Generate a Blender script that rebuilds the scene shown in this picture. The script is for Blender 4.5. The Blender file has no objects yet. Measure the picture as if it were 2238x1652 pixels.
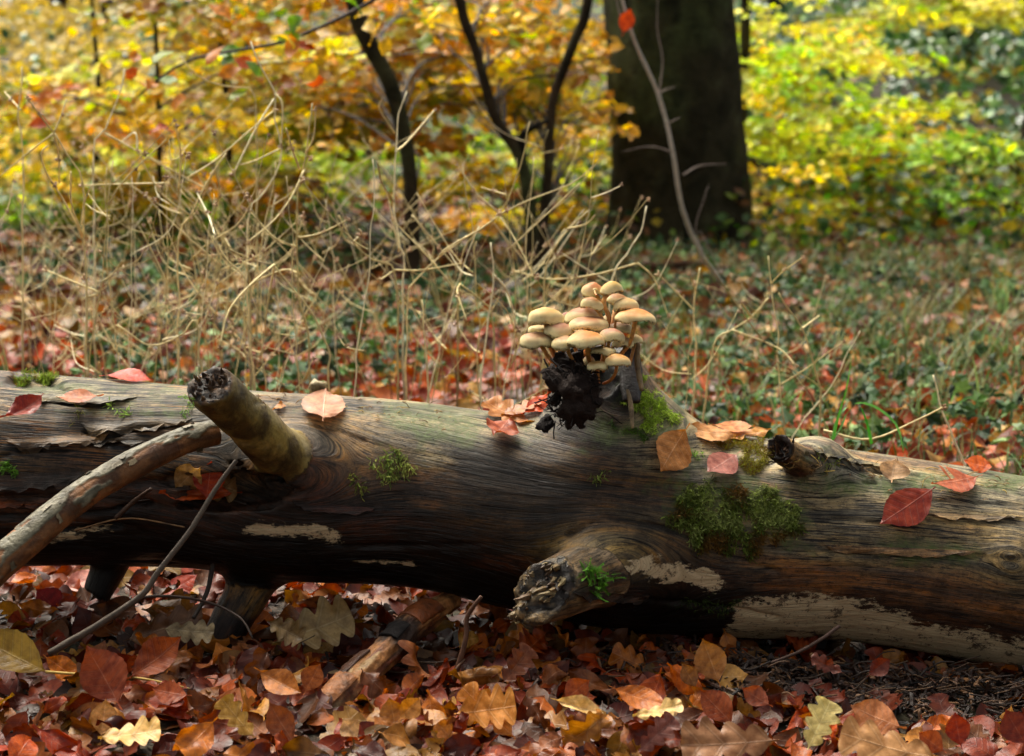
import bpy, math, random
import numpy as np
from mathutils import Vector, Matrix, Quaternion
from mathutils.bvhtree import BVHTree

# ------------------------------------------------------------------ camera, sky, sun, exposure
scene = bpy.context.scene
COL = scene.collection
CAM = np.array([0.0, 0.0, 0.80])
F = 1119.0 / math.tan(math.radians(15.0))
PITCH = math.atan(696.0 / F)
cam_data = bpy.data.cameras.new('camera')
cam_data.sensor_width = 36.0
cam_data.lens = 18.0 / math.tan(math.radians(15.0))
cam_data.clip_start = 0.05
cam_data.clip_end = 400.0
cam_data.dof.use_dof = True
cam_data.dof.focus_distance = 2.52
cam_data.dof.aperture_fstop = 6.3
cam = bpy.data.objects.new('camera', cam_data)
COL.objects.link(cam)
cam.location = CAM
cam.rotation_euler = (math.pi / 2 - PITCH, 0, 0)
scene.camera = cam

SUN_EL, SUN_AZ = math.radians(58), math.radians(-32)      # azimuth from +Y towards +X
world = bpy.data.worlds.new('World'); scene.world = world
world.use_nodes = True
wn = world.node_tree; wn.nodes.clear()
sky = wn.nodes.new('ShaderNodeTexSky'); sky.sky_type = 'NISHITA'
sky.sun_disc = False; sky.sun_elevation = SUN_EL; sky.sun_rotation = SUN_AZ
sky.air_density = 1.0; sky.dust_density = 6.0; sky.ozone_density = 0.6
bg = wn.nodes.new('ShaderNodeBackground'); bg.inputs['Strength'].default_value = 0.052
wo = wn.nodes.new('ShaderNodeOutputWorld')
hs = wn.nodes.new('ShaderNodeHueSaturation'); hs.inputs['Saturation'].default_value = 0.45      # thin overcast greys the blue
tn = wn.nodes.new('ShaderNodeMix'); tn.data_type = 'RGBA'; tn.blend_type = 'MULTIPLY'; tn.inputs[0].default_value = 1.0; tn.inputs[7].default_value = (1.0, 0.965, 0.87, 1)
wn.links.new(sky.outputs[0], hs.inputs['Color']); wn.links.new(hs.outputs[0], tn.inputs[6]); wn.links.new(tn.outputs[2], bg.inputs[0]); wn.links.new(bg.outputs[0], wo.inputs[0])
sl = bpy.data.lights.new('sun', 'SUN'); sl.energy = 1.5; sl.angle = math.radians(40); sl.color = (1.0, 0.94, 0.82)
so = bpy.data.objects.new('sun', sl); COL.objects.link(so)
sd = Vector((math.sin(SUN_AZ) * math.cos(SUN_EL), math.cos(SUN_AZ) * math.cos(SUN_EL), math.sin(SUN_EL)))
so.rotation_euler = sd.to_track_quat('Z', 'Y').to_euler(); so.location = (0, 0, 12)
scene.view_settings.view_transform = 'Standard'; scene.view_settings.look = 'None'
scene.view_settings.gamma = 1.0; scene.view_settings.use_curve_mapping = False
scene.view_settings.exposure = 2.15
scene.render.engine = 'CYCLES'
scene.cycles.use_adaptive_sampling = True; scene.cycles.adaptive_threshold = 0.03
scene.cycles.max_bounces = 5; scene.cycles.diffuse_bounces = 2; scene.cycles.glossy_bounces = 2
scene.cycles.transmission_bounces = 3; scene.cycles.transparent_max_bounces = 4
scene.cycles.use_denoising = True
scene.cycles.caustics_reflective = False; scene.cycles.caustics_refractive = False

# ------------------------------------------------------------------ helpers
cp_, sp_ = math.cos(PITCH), math.sin(PITCH)
R_ = np.array([1.0, 0, 0]); U_ = np.array([0, sp_, cp_]); W_ = np.array([0, cp_, -sp_])
def ray(px, py):
    d = R_ * ((px - 1119.0) / F) + U_ * ((826.0 - py) / F) + W_
    return d / np.linalg.norm(d)
def at(px, py, Y):
    d = ray(px, py); return CAM + d * (Y / d[1])
def on_plane(px, py, p0, n):
    d = ray(px, py); den = float(np.dot(d, n))
    if abs(den) < 0.12: den = -0.12 if den < 0 else 0.12
    return CAM + d * (float(np.dot(np.asarray(p0) - CAM, n)) / den)
def project(P):
    q = P - CAM
    w = q @ W_
    return 1119.0 + F * (q @ R_) / w, 826.0 - F * (q @ U_) / w
def lin(h):
    h = h.lstrip('#'); c = np.array([int(h[i:i + 2], 16) / 255 for i in (0, 2, 4)])
    return np.where(c <= 0.04045, c / 12.92, ((c + 0.055) / 1.055) ** 2.4)

def _hash(ix, iy, iz, seed):
    h = (ix.astype(np.int64) * 374761393 + iy.astype(np.int64) * 668265263 + iz.astype(np.int64) * 2147483647 + seed * 1274126177) & 0xFFFFFFFF
    h = ((h ^ (h >> 13)) * 1274126177) & 0xFFFFFFFF
    h = ((h ^ (h >> 16)) * 2246822519) & 0xFFFFFFFF
    return ((h ^ (h >> 15)) & 0xFFFFFF) / float(0xFFFFFF)
def noise(P, scale=1.0, seed=0, octaves=1):
    """value noise -1..1 on an (n,3) array"""
    P = np.asarray(P, dtype=np.float64) * scale
    out = 0; amp = 1.0; tot = 0
    for o in range(octaves):
        I = np.floor(P); f = P - I; f = f * f * f * (f * (f * 6 - 15) + 10)
        ix, iy, iz = I[..., 0].astype(np.int64), I[..., 1].astype(np.int64), I[..., 2].astype(np.int64)
        v = 0
        for dx in (0, 1):
            wx = f[..., 0] if dx else 1 - f[..., 0]
            for dy in (0, 1):
                wy = f[..., 1] if dy else 1 - f[..., 1]
                for dz in (0, 1):
                    wz = f[..., 2] if dz else 1 - f[..., 2]
                    v = v + _hash(ix + dx, iy + dy, iz + dz, seed + o * 17) * wx * wy * wz
        out = out + amp * (v * 2 - 1); tot += amp; amp *= 0.5; P = P * 2.03 + 11.3
    return out / tot
def sstep(a, b, x):
    t = np.clip((x - a) / (b - a), 0, 1); return t * t * (3 - 2 * t)
def mixc(c, d, m):
    return c * (1 - m[..., None]) + np.asarray(d) * m[..., None]

def tag(o, label=None, cat=None, group=None, kind=None):
    if label: o['label'] = label
    if cat: o['category'] = cat
    if group: o['group'] = group
    if kind: o['kind'] = kind
    return o
def thing(name, loc, label, cat, group=None):
    o = bpy.data.objects.new(name, None); COL.objects.link(o)
    o.location = Vector(loc); o.empty_display_size = 0.05
    return tag(o, label, cat, group)
def make_mesh(name, V, Fc, mat, attrs=None, smooth=True, normals=None, origin=None):
    """V (n,3); Fc (m,3|4) int array or list of such arrays; attrs {name: (n,3) or (n,)}"""
    V = np.asarray(V, dtype=np.float32)
    if origin is not None: V = V - np.asarray(origin, dtype=np.float32)
    me = bpy.data.meshes.new(name)
    if not isinstance(Fc, list): Fc = [Fc]
    Fc = [np.asarray(f, dtype=np.int32) for f in Fc if len(f)]
    me.vertices.add(len(V)); me.vertices.foreach_set('co', V.ravel())
    tot = np.concatenate([np.full(len(f), f.shape[1], dtype=np.int32) for f in Fc])
    li = np.concatenate([f.ravel() for f in Fc])
    me.loops.add(len(li)); me.loops.foreach_set('vertex_index', li)
    me.polygons.add(len(tot)); me.polygons.foreach_set('loop_start', np.concatenate([[0], np.cumsum(tot)[:-1]]).astype(np.int32))
    me.polygons.foreach_set('use_smooth', np.full(len(tot), smooth))
    for k, a in (attrs or {}).items():
        a = np.asarray(a, dtype=np.float32)
        if a.ndim == 2:
            at_ = me.attributes.new(k, 'FLOAT_VECTOR', 'POINT'); at_.data.foreach_set('vector', a.ravel())
        else:
            at_ = me.attributes.new(k, 'FLOAT', 'POINT'); at_.data.foreach_set('value', a)
    me.update(calc_edges=True)
    if normals is not None:
        me.normals_split_custom_set_from_vertices(np.asarray(normals, dtype=np.float32).tolist())
    if mat is not None: me.materials.append(mat)
    return me
def link(name, me, parent=None, loc=None):
    o = bpy.data.objects.new(name, me); COL.objects.link(o)
    if parent is not None: o.parent = parent
    if loc is not None: o.location = Vector(loc)
    return o
def build(name, V, Fc, mat, parent=None, attrs=None, smooth=True, normals=None, origin=None):
    if parent is not None:
        p = parent; org = np.zeros(3)
        while p is not None: org += np.array(p.location); p = p.parent
        return link(name, make_mesh(name, V, Fc, mat, attrs, smooth, normals, org), parent)
    org = np.asarray(V).mean(0) if origin is None else origin
    return link(name, make_mesh(name, V, Fc, mat, attrs, smooth, normals, org), None, org)

def smooth_path(pts, n):
    """Catmull-Rom through points (k,d) -> (n,d)"""
    P = np.asarray(pts, dtype=float)
    if len(P) == 2:
        t = np.linspace(0, 1, n)[:, None]; return P[0] * (1 - t) + P[1] * t
    Q = np.vstack([2 * P[0] - P[1], P, 2 * P[-1] - P[-2]])
    seg = np.linalg.norm(np.diff(P[:, :3], axis=0), axis=1); cum = np.concatenate([[0], np.cumsum(seg)]); cum /= cum[-1]
    t = np.linspace(0, 1, n); i = np.clip(np.searchsorted(cum, t, side='right') - 1, 0, len(P) - 2)
    u = ((t - cum[i]) / np.maximum(cum[i + 1] - cum[i], 1e-9))[:, None]
    a, b, c, d = Q[i], Q[i + 1], Q[i + 2], Q[i + 3]
    return 0.5 * ((2 * b) + (-a + c) * u + (2 * a - 5 * b + 4 * c - d) * u ** 2 + (-a + 3 * b - 3 * c + d) * u ** 3)
def tube(path, radii, k=8, cap=True):
    """returns V,F(list),uv(s,theta)"""
    P = np.asarray(path, float); n = len(P); r = np.broadcast_to(np.asarray(radii, float), (n,))
    T = np.gradient(P, axis=0); T /= np.linalg.norm(T, axis=1)[:, None] + 1e-12
    ref = np.array([0, 0, 1.0]) if abs(T[0][2]) < 0.9 else np.array([1.0, 0, 0])
    N = np.zeros_like(P); v = np.cross(T[0], ref); v /= np.linalg.norm(v); N[0] = v
    for i in range(1, n):
        v = N[i - 1] - T[i] * np.dot(N[i - 1], T[i]); N[i] = v / (np.linalg.norm(v) + 1e-12)
    B = np.cross(T, N)
    th = np.linspace(0, 2 * math.pi, k, endpoint=False)
    V = P[:, None] + r[:, None, None] * (np.cos(th)[None, :, None] * N[:, None] + np.sin(th)[None, :, None] * B[:, None])
    V = V.reshape(-1, 3)
    i = np.arange(n - 1)[:, None] * k; j = np.arange(k)[None, :]; j2 = (j + 1) % k
    Q = np.stack([i + j, i + j2, i + k + j2, i + k + j], -1).reshape(-1, 4)
    Fs = [Q]
    if cap:
        V = np.vstack([V, P[0], P[-1]]); a, b = n * k, n * k + 1; jj = np.arange(k); jn = (jj + 1) % k
        Fs.append(np.vstack([np.stack([jn, jj, np.full(k, a)], -1), np.stack([(n - 1) * k + jj, (n - 1) * k + jn, np.full(k, b)], -1)]))
    S = np.repeat(np.linspace(0, 1, n), k); TH = np.tile(th, n)
    if cap: S = np.append(S, [0, 1]); TH = np.append(TH, [0, 0])
    return V, Fs, S, TH
class Batch:
    def __init__(s): s.V = []; s.Q = []; s.T = []; s.C = []; s.U = []; s.n = 0
    def add(s, V, Fs, col, uv=None):
        if not isinstance(Fs, list): Fs = [Fs]
        for f in Fs:
            f = np.asarray(f)
            if len(f): (s.Q if f.shape[1] == 4 else s.T).append(f + s.n)
        s.V.append(np.asarray(V)); s.n += len(V)
        s.C.append(np.broadcast_to(np.asarray(col, float), (len(V), 3)))
        s.U.append(np.zeros((len(V), 3)) if uv is None else uv)
    def instances(s, TV, TF, TU, M, O, cols):
        """template TV (k,3), TF (f,4|3), M (n,3,3) columns=axes, O (n,3), cols (n,3)"""
        n, k = len(O), len(TV)
        V = np.einsum('nij,kj->nki', M, TV) + O[:, None]
        idx = (np.arange(n) * k)[:, None, None] + TF[None] + s.n
        (s.Q if TF.shape[1] == 4 else s.T).append(idx.reshape(-1, TF.shape[1]))
        s.V.append(V.reshape(-1, 3)); s.n += n * k
        s.C.append(np.repeat(cols, k, 0)); s.U.append(np.tile(TU, (n, 1)))
    def build(s, name, mat, parent=None, smooth=True, origin=None):
        V = np.vstack(s.V); Fs = [np.vstack(x) for x in (s.Q, s.T) if x]
        return build(name, V, Fs, mat, parent, {'tint': np.vstack(s.C), 'luv': np.vstack(s.U)}, smooth, None, origin)

# ------------------------------------------------------------------ materials
class NT:
    def __init__(s, name):
        s.m = bpy.data.materials.new(name); s.m.use_nodes = True; s.t = s.m.node_tree; s.t.nodes.clear()
        s.out = s.t.nodes.new('ShaderNodeOutputMaterial')
    def n(s, typ, ins=None, **kw):
        nd = s.t.nodes.new('ShaderNode' + typ)
        for k, v in kw.items(): setattr(nd, k, v)
        for k, v in (ins or {}).items():
            if isinstance(v, bpy.types.NodeSocket): s.t.links.new(v, nd.inputs[k])
            else: nd.inputs[k].default_value = v
        return nd
    def attr(s, name): return s.n('Attribute', attribute_name=name)
    def math(s, op, a, b=0.0, c=0.0, clamp=False):
        nd = s.n('Math', {0: a, 1: b, 2: c}, operation=op, use_clamp=clamp); return nd.outputs[0]
    def noise(s, vec, scale, detail=3, rough=0.55, dist=0.0):
        return s.n('TexNoise', {'Vector': vec, 'Scale': scale, 'Detail': detail, 'Roughness': rough, 'Distortion': dist}).outputs[0]
    def mapping(s, vec, scale): return s.n('Mapping', {'Vector': vec, 'Scale': scale}).outputs[0]
    def rng(s, v, a, b, c=0.0, d=1.0):
        return s.n('MapRange', {'Value': v, 'From Min': a, 'From Max': b, 'To Min': c, 'To Max': d}).outputs[0]
    def mix(s, f, a, b, blend='MIX'):
        nd = s.n('Mix', data_type='RGBA', blend_type=blend)
        for i, v in ((0, f), (6, a), (7, b)):
            if isinstance(v, bpy.types.NodeSocket): s.t.links.new(v, nd.inputs[i])
            else: nd.inputs[i].default_value = v if i == 0 or len(v) == 4 else (*v, 1)
        return nd.outputs[2]
    def hsv(s, col, h=0.5, sat=1.0, val=1.0): return s.n('HueSaturation', {'Color': col, 'Hue': h, 'Saturation': sat, 'Value': val}).outputs[0]
    def bump(s, h, strength=0.5, dist=0.002): return s.n('Bump', {'Height': h, 'Strength': strength, 'Distance': dist}).outputs[0]
    def finish(s, sh): s.t.links.new(sh, s.out.inputs[0]); return s.m

def wood_material(name='weathered_wood'):
    t = NT(name)
    col = t.attr('tint').outputs[0]; flow = t.attr('flow').outputs[1]
    pale = t.attr('pale').outputs[2]; green = t.attr('green').outputs[2]; wet = t.attr('wet').outputs[2]
    g1 = t.noise(t.mapping(flow, (9, 130, 9)), 1.0, 5, 0.62, 0.3)
    g2 = t.noise(t.mapping(flow, (30, 620, 30)), 1.0, 3, 0.6)
    g3 = t.noise(t.mapping(flow, (5, 38, 5)), 1.0, 4, 0.65, 0.6)
    sp = t.noise(t.n('TexCoord').outputs['Object'], 160.0, 4, 0.7)
    blo = t.noise(t.n('TexCoord').outputs['Object'], 24.0, 5, 0.65, 0.4)
    c = t.mix(t.rng(g3, 0.40, 0.62), t.hsv(col, 0.492, 1.08, 1.35), t.hsv(col, 0.505, 0.72, 0.5))
    c = t.mix(t.rng(g1, 0.46, 0.60, 0, 0.85), c, t.hsv(c, 0.5, 0.85, 0.42))
    c = t.mix(t.rng(g2, 0.36, 0.56, 0.55, 0), c, t.hsv(c, 0.5, 0.9, 0.42))
    c = t.mix(t.rng(g2, 0.56, 0.74, 0.0, 0.5), c, t.hsv(c, 0.49, 1.1, 1.7))
    fl = t.noise(t.mapping(flow, (60, 330, 60)), 1.0, 6, 0.78)
    c = t.mix(t.rng(fl, 0.53, 0.58, 0, 0.8), c, (0.012, 0.009, 0.007, 1))
    ck = t.noise(t.mapping(flow, (16, 420, 16)), 1.0, 2, 0.5)
    spl = t.attr('split').outputs[2]; ck2 = t.math('ADD', ck, t.math('MULTIPLY', spl, 0.075))
    ckm = t.math('MULTIPLY', t.rng(ck2, 0.60, 0.63), t.rng(t.math('ADD', g3, t.math('MULTIPLY', spl, 0.1)), 0.42, 0.55))
    c = t.mix(ckm, c, (0.008, 0.006, 0.005, 1))
    mot = t.noise(t.n('TexCoord').outputs['Object'], 42.0, 10, 0.82)
    c = t.mix(t.rng(mot, 0.49, 0.55, 0, 0.65), c, t.hsv(c, 0.5, 1.0, 0.35))
    c = t.mix(t.rng(mot, 0.40, 0.46, 0.45, 0), c, t.hsv(c, 0.49, 1.1, 1.6))
    # green algae stain with a ragged edge
    gm = t.math('MULTIPLY', t.rng(t.math('ADD', green, t.math('MULTIPLY', t.math('SUBTRACT', blo, 0.5), 1.6)), 0.38, 0.75), t.rng(sp, 0.35, 0.6, 0.35, 1.0))
    c = t.mix(t.math('MULTIPLY', gm, 0.85), c, (0.075, 0.105, 0.022, 1))
    # pale bare wood patches
    pe = t.math('ADD', pale, t.math('MULTIPLY', t.math('SUBTRACT', t.noise(t.mapping(t.n('TexCoord').outputs['Object'], (26, 60, 60)), 1.0, 10, 0.8), 0.5), 2.1))
    pm = t.rng(pe, 0.47, 0.53)
    pcol = t.mix(t.rng(g2, 0.4, 0.65), (0.58, 0.45, 0.27, 1), (0.38, 0.28, 0.15, 1))
    pcol = t.mix(t.rng(mot, 0.555, 0.58, 0, 0.85), pcol, (0.05, 0.028, 0.016, 1))
    pcol = t.mix(t.rng(sp, 0.30, 0.40, 1, 0), pcol, (0.05, 0.03, 0.018, 1))
    c = t.mix(pm, c, pcol)
    # dark pits
    pit = t.n('TexVoronoi', {'Vector': t.mapping(flow, (38, 42, 38)), 'Scale': 1.0, 'Randomness': 1.0}).outputs[0]
    c = t.mix(t.rng(pit, 0.035, 0.055, 0.9, 0), c, (0.008, 0.006, 0.005, 1))
    rough = t.math('SUBTRACT', t.rng(g3, 0.3, 0.7, 0.42, 0.68), t.math('MULTIPLY', wet, 0.16))
    rough = t.mix(pm, rough, (0.75, 0.75, 0.75, 1))
    h = t.math('ADD', t.math('MULTIPLY', g2, 0.55), t.math('MULTIPLY', g1, 1.6))
    h = t.math('ADD', h, t.math('MULTIPLY', sp, 0.35))
    h = t.math('SUBTRACT', h, t.math('MULTIPLY', ckm, 1.2))
    h = t.math('ADD', h, t.math('MULTIPLY', mot, 0.8))
    h = t.math('SUBTRACT', h, t.math('MULTIPLY', pm, 0.25))
    nb = t.bump(h, 0.75, 0.0022)
    p = t.n('BsdfPrincipled', {'Base Color': c, 'Roughness': rough, 'Normal': nb, 'Specular IOR Level': 0.27})
    return t.finish(p.outputs[0])

def bark_material(name, dark=(0.02, 0.015, 0.012), rough=0.7, scale=1.0, amt=0.6, bumpd=0.002, spec=0.35):
    t = NT(name); col = t.attr('tint').outputs[0]; oc = t.n('TexCoord').outputs['Object']
    a = t.noise(oc, 30 * scale, 6, 0.68, 0.3); b = t.noise(oc, 220 * scale, 3, 0.6)
    c = t.mix(t.rng(a, 0.42, 0.66, 0, amt), col, (*dark, 1))
    c = t.mix(t.rng(b, 0.35, 0.65, 0.45, 0), c, t.hsv(c, 0.5, 1, 0.45))
    h = t.math('ADD', t.math('MULTIPLY', a, 2.0), b)
    p = t.n('BsdfPrincipled', {'Base Color': c, 'Roughness': t.rng(a, 0.3, 0.7, rough - 0.12, rough + 0.1), 'Normal': t.bump(h, 0.6, bumpd), 'Specular IOR Level': spec})
    return t.finish(p.outputs[0])

def leaf_material(name, tint='attr', rough=0.42, trans=0.32, spec=0.5, spots=1.0, vein=True):
    """tint 'attr' reads the joined litter's own colour, 'object' the leaf object's colour"""
    t = NT(name)
    col = t.attr('tint').outputs[0] if tint == 'attr' else t.n('ObjectInfo').outputs['Color']
    uv = t.attr('luv').outputs[1]; oc = t.n('TexCoord').outputs['Object']
    sep = t.n('SeparateXYZ', {0: uv}); S, T, K = sep.outputs[0], sep.outputs[1], sep.outputs[2]
    aT = t.math('ABSOLUTE', T)
    k_ = 0.075 if tint == 'object' else 1.0; n1 = t.noise(oc, 70.0 * k_, 4, 0.62); n2 = t.noise(oc, 420.0 * k_, 2, 0.6)
    c = t.mix(t.rng(n1, 0.35, 0.65), t.hsv(col, 0.498, 1.1, 0.6), t.hsv(col, 0.506, 1.0, 1.3))
    c = t.mix(t.rng(n2, 0.28, 0.36, 0.5 * spots, 0), c, t.hsv(c, 0.5, 1, 0.35))
    c = t.mix(t.rng(aT, 0.8, 1.0, 0, 0.3), c, t.hsv(c, 0.5, 1, 0.6))
    if vein:
        # K counts lateral veins (phase runs 0..n along the leaf)
        fr = t.math('ABSOLUTE', t.math('SUBTRACT', t.math('FRACT', K), 0.5))
        lat = t.rng(fr, 0.0, 0.085, 0.5, 0)
        mid = t.rng(aT, 0.0, 0.05, 0.85, 0)
        vm = t.math('MAXIMUM', lat, mid)
        c = t.mix(vm, c, t.hsv(c, 0.507, 0.85, 1.4))
        c = t.mix(t.rng(fr, 0.085, 0.2, 0.32, 0), c, t.hsv(c, 0.5, 1.05, 0.6))
        bn = t.bump(t.math('ADD', vm, t.math('MULTIPLY', n1, 1.5)), 0.4, 0.0012)
    else:
        bn = t.bump(n1, 0.4, 0.002)
    p = t.n('BsdfPrincipled', {'Base Color': c, 'Roughness': t.rng(n1, 0.3, 0.7, rough - 0.1, rough + 0.16), 'Specular IOR Level': spec, 'Normal': bn})
    tr = t.n('BsdfTranslucent', {'Color': t.hsv(c, 0.5, 1.15, 1.2), 'Normal': bn})
    mx = t.n('MixShader', {0: trans, 1: p.outputs[0], 2: tr.outputs[0]})
    return t.finish(mx.outputs[0])

def plain_material(name, rough=0.6, spec=0.4, trans=0.0, nscale=80, var=0.35, tint='attr'):
    t = NT(name); col = t.attr('tint').outputs[0] if tint == 'attr' else t.n('ObjectInfo').outputs['Color']
    a = t.noise(t.n('TexCoord').outputs['Object'], nscale, 4, 0.6)
    c = t.mix(t.rng(a, 0.35, 0.65), t.hsv(col, 0.5, 1.0, 1 - var), t.hsv(col, 0.5, 1.0, 1 + var))
    p = t.n('BsdfPrincipled', {'Base Color': c, 'Roughness': rough, 'Specular IOR Level': spec, 'Normal': t.bump(a, 0.4, 0.0015)})
    if trans:
        tr = t.n('BsdfTranslucent', {'Color': c}); return t.finish(t.n('MixShader', {0: trans, 1: p.outputs[0], 2: tr.outputs[0]}).outputs[0])
    return t.finish(p.outputs[0])

M_WOOD = wood_material()
M_BARK = bark_material('smooth_bark', dark=(0.030, 0.018, 0.008), rough=0.45, amt=0.9, bumpd=0.0016, spec=0.3)
M_BRANCH = bark_material('peeling_bark', dark=(0.05, 0.03, 0.015), rough=0.62)
M_ROT = bark_material('rotten_wood', dark=(0.03, 0.012, 0.006), rough=0.5, amt=0.85, bumpd=0.003)
M_TRUNK = bark_material('tree_bark', dark=(0.012, 0.012, 0.007), rough=0.9, scale=0.35, amt=0.8, bumpd=0.02, spec=0.08)
M_FUNGUS = bark_material('black_fungus', dark=(0.004, 0.003, 0.003), rough=0.7, amt=0.4, bumpd=0.006, spec=0.14, scale=1.6)
M_LEAF_O = leaf_material('fallen_leaf', 'object', trans=0.25, spec=0.32)
M_LEAF_A = leaf_material('litter_leaf', 'attr', trans=0.25, spec=0.32)
M_LEAF_FAR = leaf_material('distant_leaf', 'attr', rough=0.45, trans=0.5, spec=0.35, vein=False, spots=0.4)
M_IVY = leaf_material('ivy_leaf', 'attr', rough=0.55, trans=0.15, spec=0.3, vein=False, spots=0.3)
M_IVYFAR = leaf_material('far_ivy_leaf', 'attr', rough=0.28, trans=0.1, spec=0.7, vein=False, spots=0.3)
M_MOSS = plain_material('moss_green', 0.7, 0.3, 0.3, 120, 0.3)
M_GRASS = plain_material('grass_blade', 0.5, 0.4, 0.35, 30, 0.25)
M_STALK = plain_material('dry_stalk', 0.55, 0.4, 0.0, 60, 0.3)
M_PALETWIG = bark_material('pale_twig_bark', dark=(0.16, 0.13, 0.10), rough=0.6, scale=2.0, amt=0.3, bumpd=0.001)
M_TWIG = bark_material('twig_bark', dark=(0.03, 0.02, 0.012), rough=0.65, scale=2.0, amt=0.5, bumpd=0.001)
# ------------------------------------------------------------------ ground
def ground_h(x, y):
    x = np.asarray(x, float); y = np.asarray(y, float)
    P = np.stack([x, y, np.zeros_like(x)], -1)
    h = 0.014 * noise(P, 3.0, 5, 3) + 0.006 * noise(P, 14.0, 6, 2)
    h = h + 0.010 * np.exp(-((x - 0.45) / 0.25) ** 2 - ((y - 2.40) / 0.08) ** 2) - 0.045 * sstep(0.15, 0.65, x) * sstep(3.0, 2.7, y)
    h = h + 0.05 * noise(P, 0.5, 7, 2) * sstep(3.2, 7, y)
    d = np.maximum(y - 9.2, 0)
    h = h + 0.105 * d * sstep(0, 5, d) + 0.0022 * d ** 2
    # dark bank and dip behind the beech trunk
    h = h + 0.35 * np.exp(-((x - 3.0) / 1.0) ** 2 - ((y - 13.0) / 1.2) ** 2)
    return h
xs = np.concatenate([np.linspace(-45, -6, 40), np.linspace(-5.9, -1.6, 60), np.linspace(-1.55, 1.55, 180), np.linspace(1.6, 5.9, 60), np.linspace(6, 45, 40)])
ys = np.concatenate([np.linspace(-12, 1.4, 20), np.linspace(1.5, 4.0, 150), np.linspace(4.05, 12, 110), np.linspace(12.2, 80, 90)])
GX, GY = np.meshgrid(xs, ys, indexing='ij')
GV = np.stack([GX, GY, ground_h(GX, GY)], -1).reshape(-1, 3)
i_ = np.arange(len(xs) - 1)[:, None] * len(ys); j_ = np.arange(len(ys) - 1)[None]
GQ = np.stack([i_ + j_, i_ + len(ys) + j_, i_ + len(ys) + j_ + 1, i_ + j_ + 1], -1).reshape(-1, 4)
tg = NT('forest_soil')
oc = tg.n('TexCoord').outputs['Object']
a = tg.noise(oc, 60, 6, 0.7); b = tg.noise(oc, 7, 4, 0.6); d_ = tg.noise(oc, 1.1, 4, 0.6)
yv = tg.n('SeparateXYZ', {0: oc}).outputs[1]
c = tg.mix(tg.rng(a, 0.35, 0.65), (0.012, 0.008, 0.005, 1), (0.055, 0.032, 0.018, 1))
c = tg.mix(tg.rng(b, 0.45, 0.6, 0, 0.5), c, (0.035, 0.04, 0.012, 1))
far = tg.mix(tg.rng(d_, 0.4, 0.6), (0.03, 0.035, 0.010, 1), (0.025, 0.016, 0.008, 1))
c = tg.mix(tg.rng(yv, 8.5, 14), c, far)
p = tg.n('BsdfPrincipled', {'Base Color': c, 'Roughness': 0.8, 'Specular IOR Level': 0.3, 'Normal': tg.bump(a, 0.9, 0.01)})
M_SOIL = tg.finish(p.outputs[0])
tag(build('ground', GV, GQ, M_SOIL, origin=(0, 0, 0)), kind='structure')

# ------------------------------------------------------------------ fallen log: one smooth field, cut into parts
LY = 2.60
tab = np.array([  # px, top, bottom of the bare trunk in the photograph
    (-900, 735, 1175), (-400, 768, 1212), (0, 797, 1250), (200, 815, 1243), (400, 834, 1245), (620, 848, 1285), (900, 868, 1285),
    (1100, 893, 1335), (1300, 915, 1382), (1500, 935, 1400), (1700, 955, 1400), (1850, 972, 1405), (2000, 1000, 1430), (2238, 1030, 1480), (2700, 1085, 1560), (3200, 1140, 1620)])
cw = np.array([at(a_, (t_ + b_) / 2, LY) for a_, t_, b_ in tab]); rw = (tab[:, 2] - tab[:, 1]) / 2 * LY / F * 0.985
XA = cw[:, 0]
def ax_z(x): return np.interp(x, XA, cw[:, 2])
def ax_r(x): return np.interp(x, XA, rw)
xx_ = np.linspace(-1.3, 1.3, 400)
kern = np.exp(-np.linspace(-2, 2, 41) ** 2); kern /= kern.sum()
zs_ = np.convolve(np.pad(ax_z(xx_), 20, 'edge'), kern, 'valid'); rs_ = np.convolve(np.pad(ax_r(xx_), 20, 'edge'), kern, 'valid')

def coneseg(P, a, b, ra, rb):
    a = np.asarray(a); b = np.asarray(b); d = b - a; L2 = d @ d
    t = np.clip(((P - a) @ d) / L2, 0, 1)
    q = P - a - t[..., None] * d
    return np.sqrt((q ** 2).sum(-1)) - (ra + (rb - ra) * t), ((P - a) @ d) / math.sqrt(L2)
def smin(a, b, k):
    h = np.clip(0.5 + 0.5 * (b - a) / k, 0, 1); return b * (1 - h) + a * h - k * h * (1 - h)
def smax(a, b, k): return -smin(-a, -b, k)

H = 0.0039
gx = np.arange(-1.15, 1.15, H, dtype=np.float32); gy = np.arange(2.24, 2.82, H, dtype=np.float32); gz = np.arange(-0.13, 0.47, H, dtype=np.float32)
nx, ny, nz = len(gx), len(gy), len(gz)
Zc = np.interp(gx, xx_, zs_).astype(np.float32)[:, None, None]; Rc = np.interp(gx, xx_, rs_).astype(np.float32)[:, None, None]
Yg = gy[None, :, None] - LY; Zg = gz[None, None, :] - Zc
SD = np.sqrt(Yg ** 2 + Zg ** 2) - Rc

def sub(lo, hi):
    s = []
    for g, l, h in zip((gx, gy, gz), lo, hi):
        s.append(slice(max(0, int((l - g[0]) / H)), min(len(g), int((h - g[0]) / H) + 2)))
    P = np.stack(np.meshgrid(gx[s[0]], gy[s[1]], gz[s[2]], indexing='ij'), -1)
    return tuple(s), P
# large lumps of the trunk
s_, P_ = sub((-1.15, 2.40, -0.13), (1.15, 2.80, 0.47))
lump = noise(P_[::6, ::6, ::6] * np.array([1.0, 1.6, 1.6]), 5.0, 21, 2)
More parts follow.
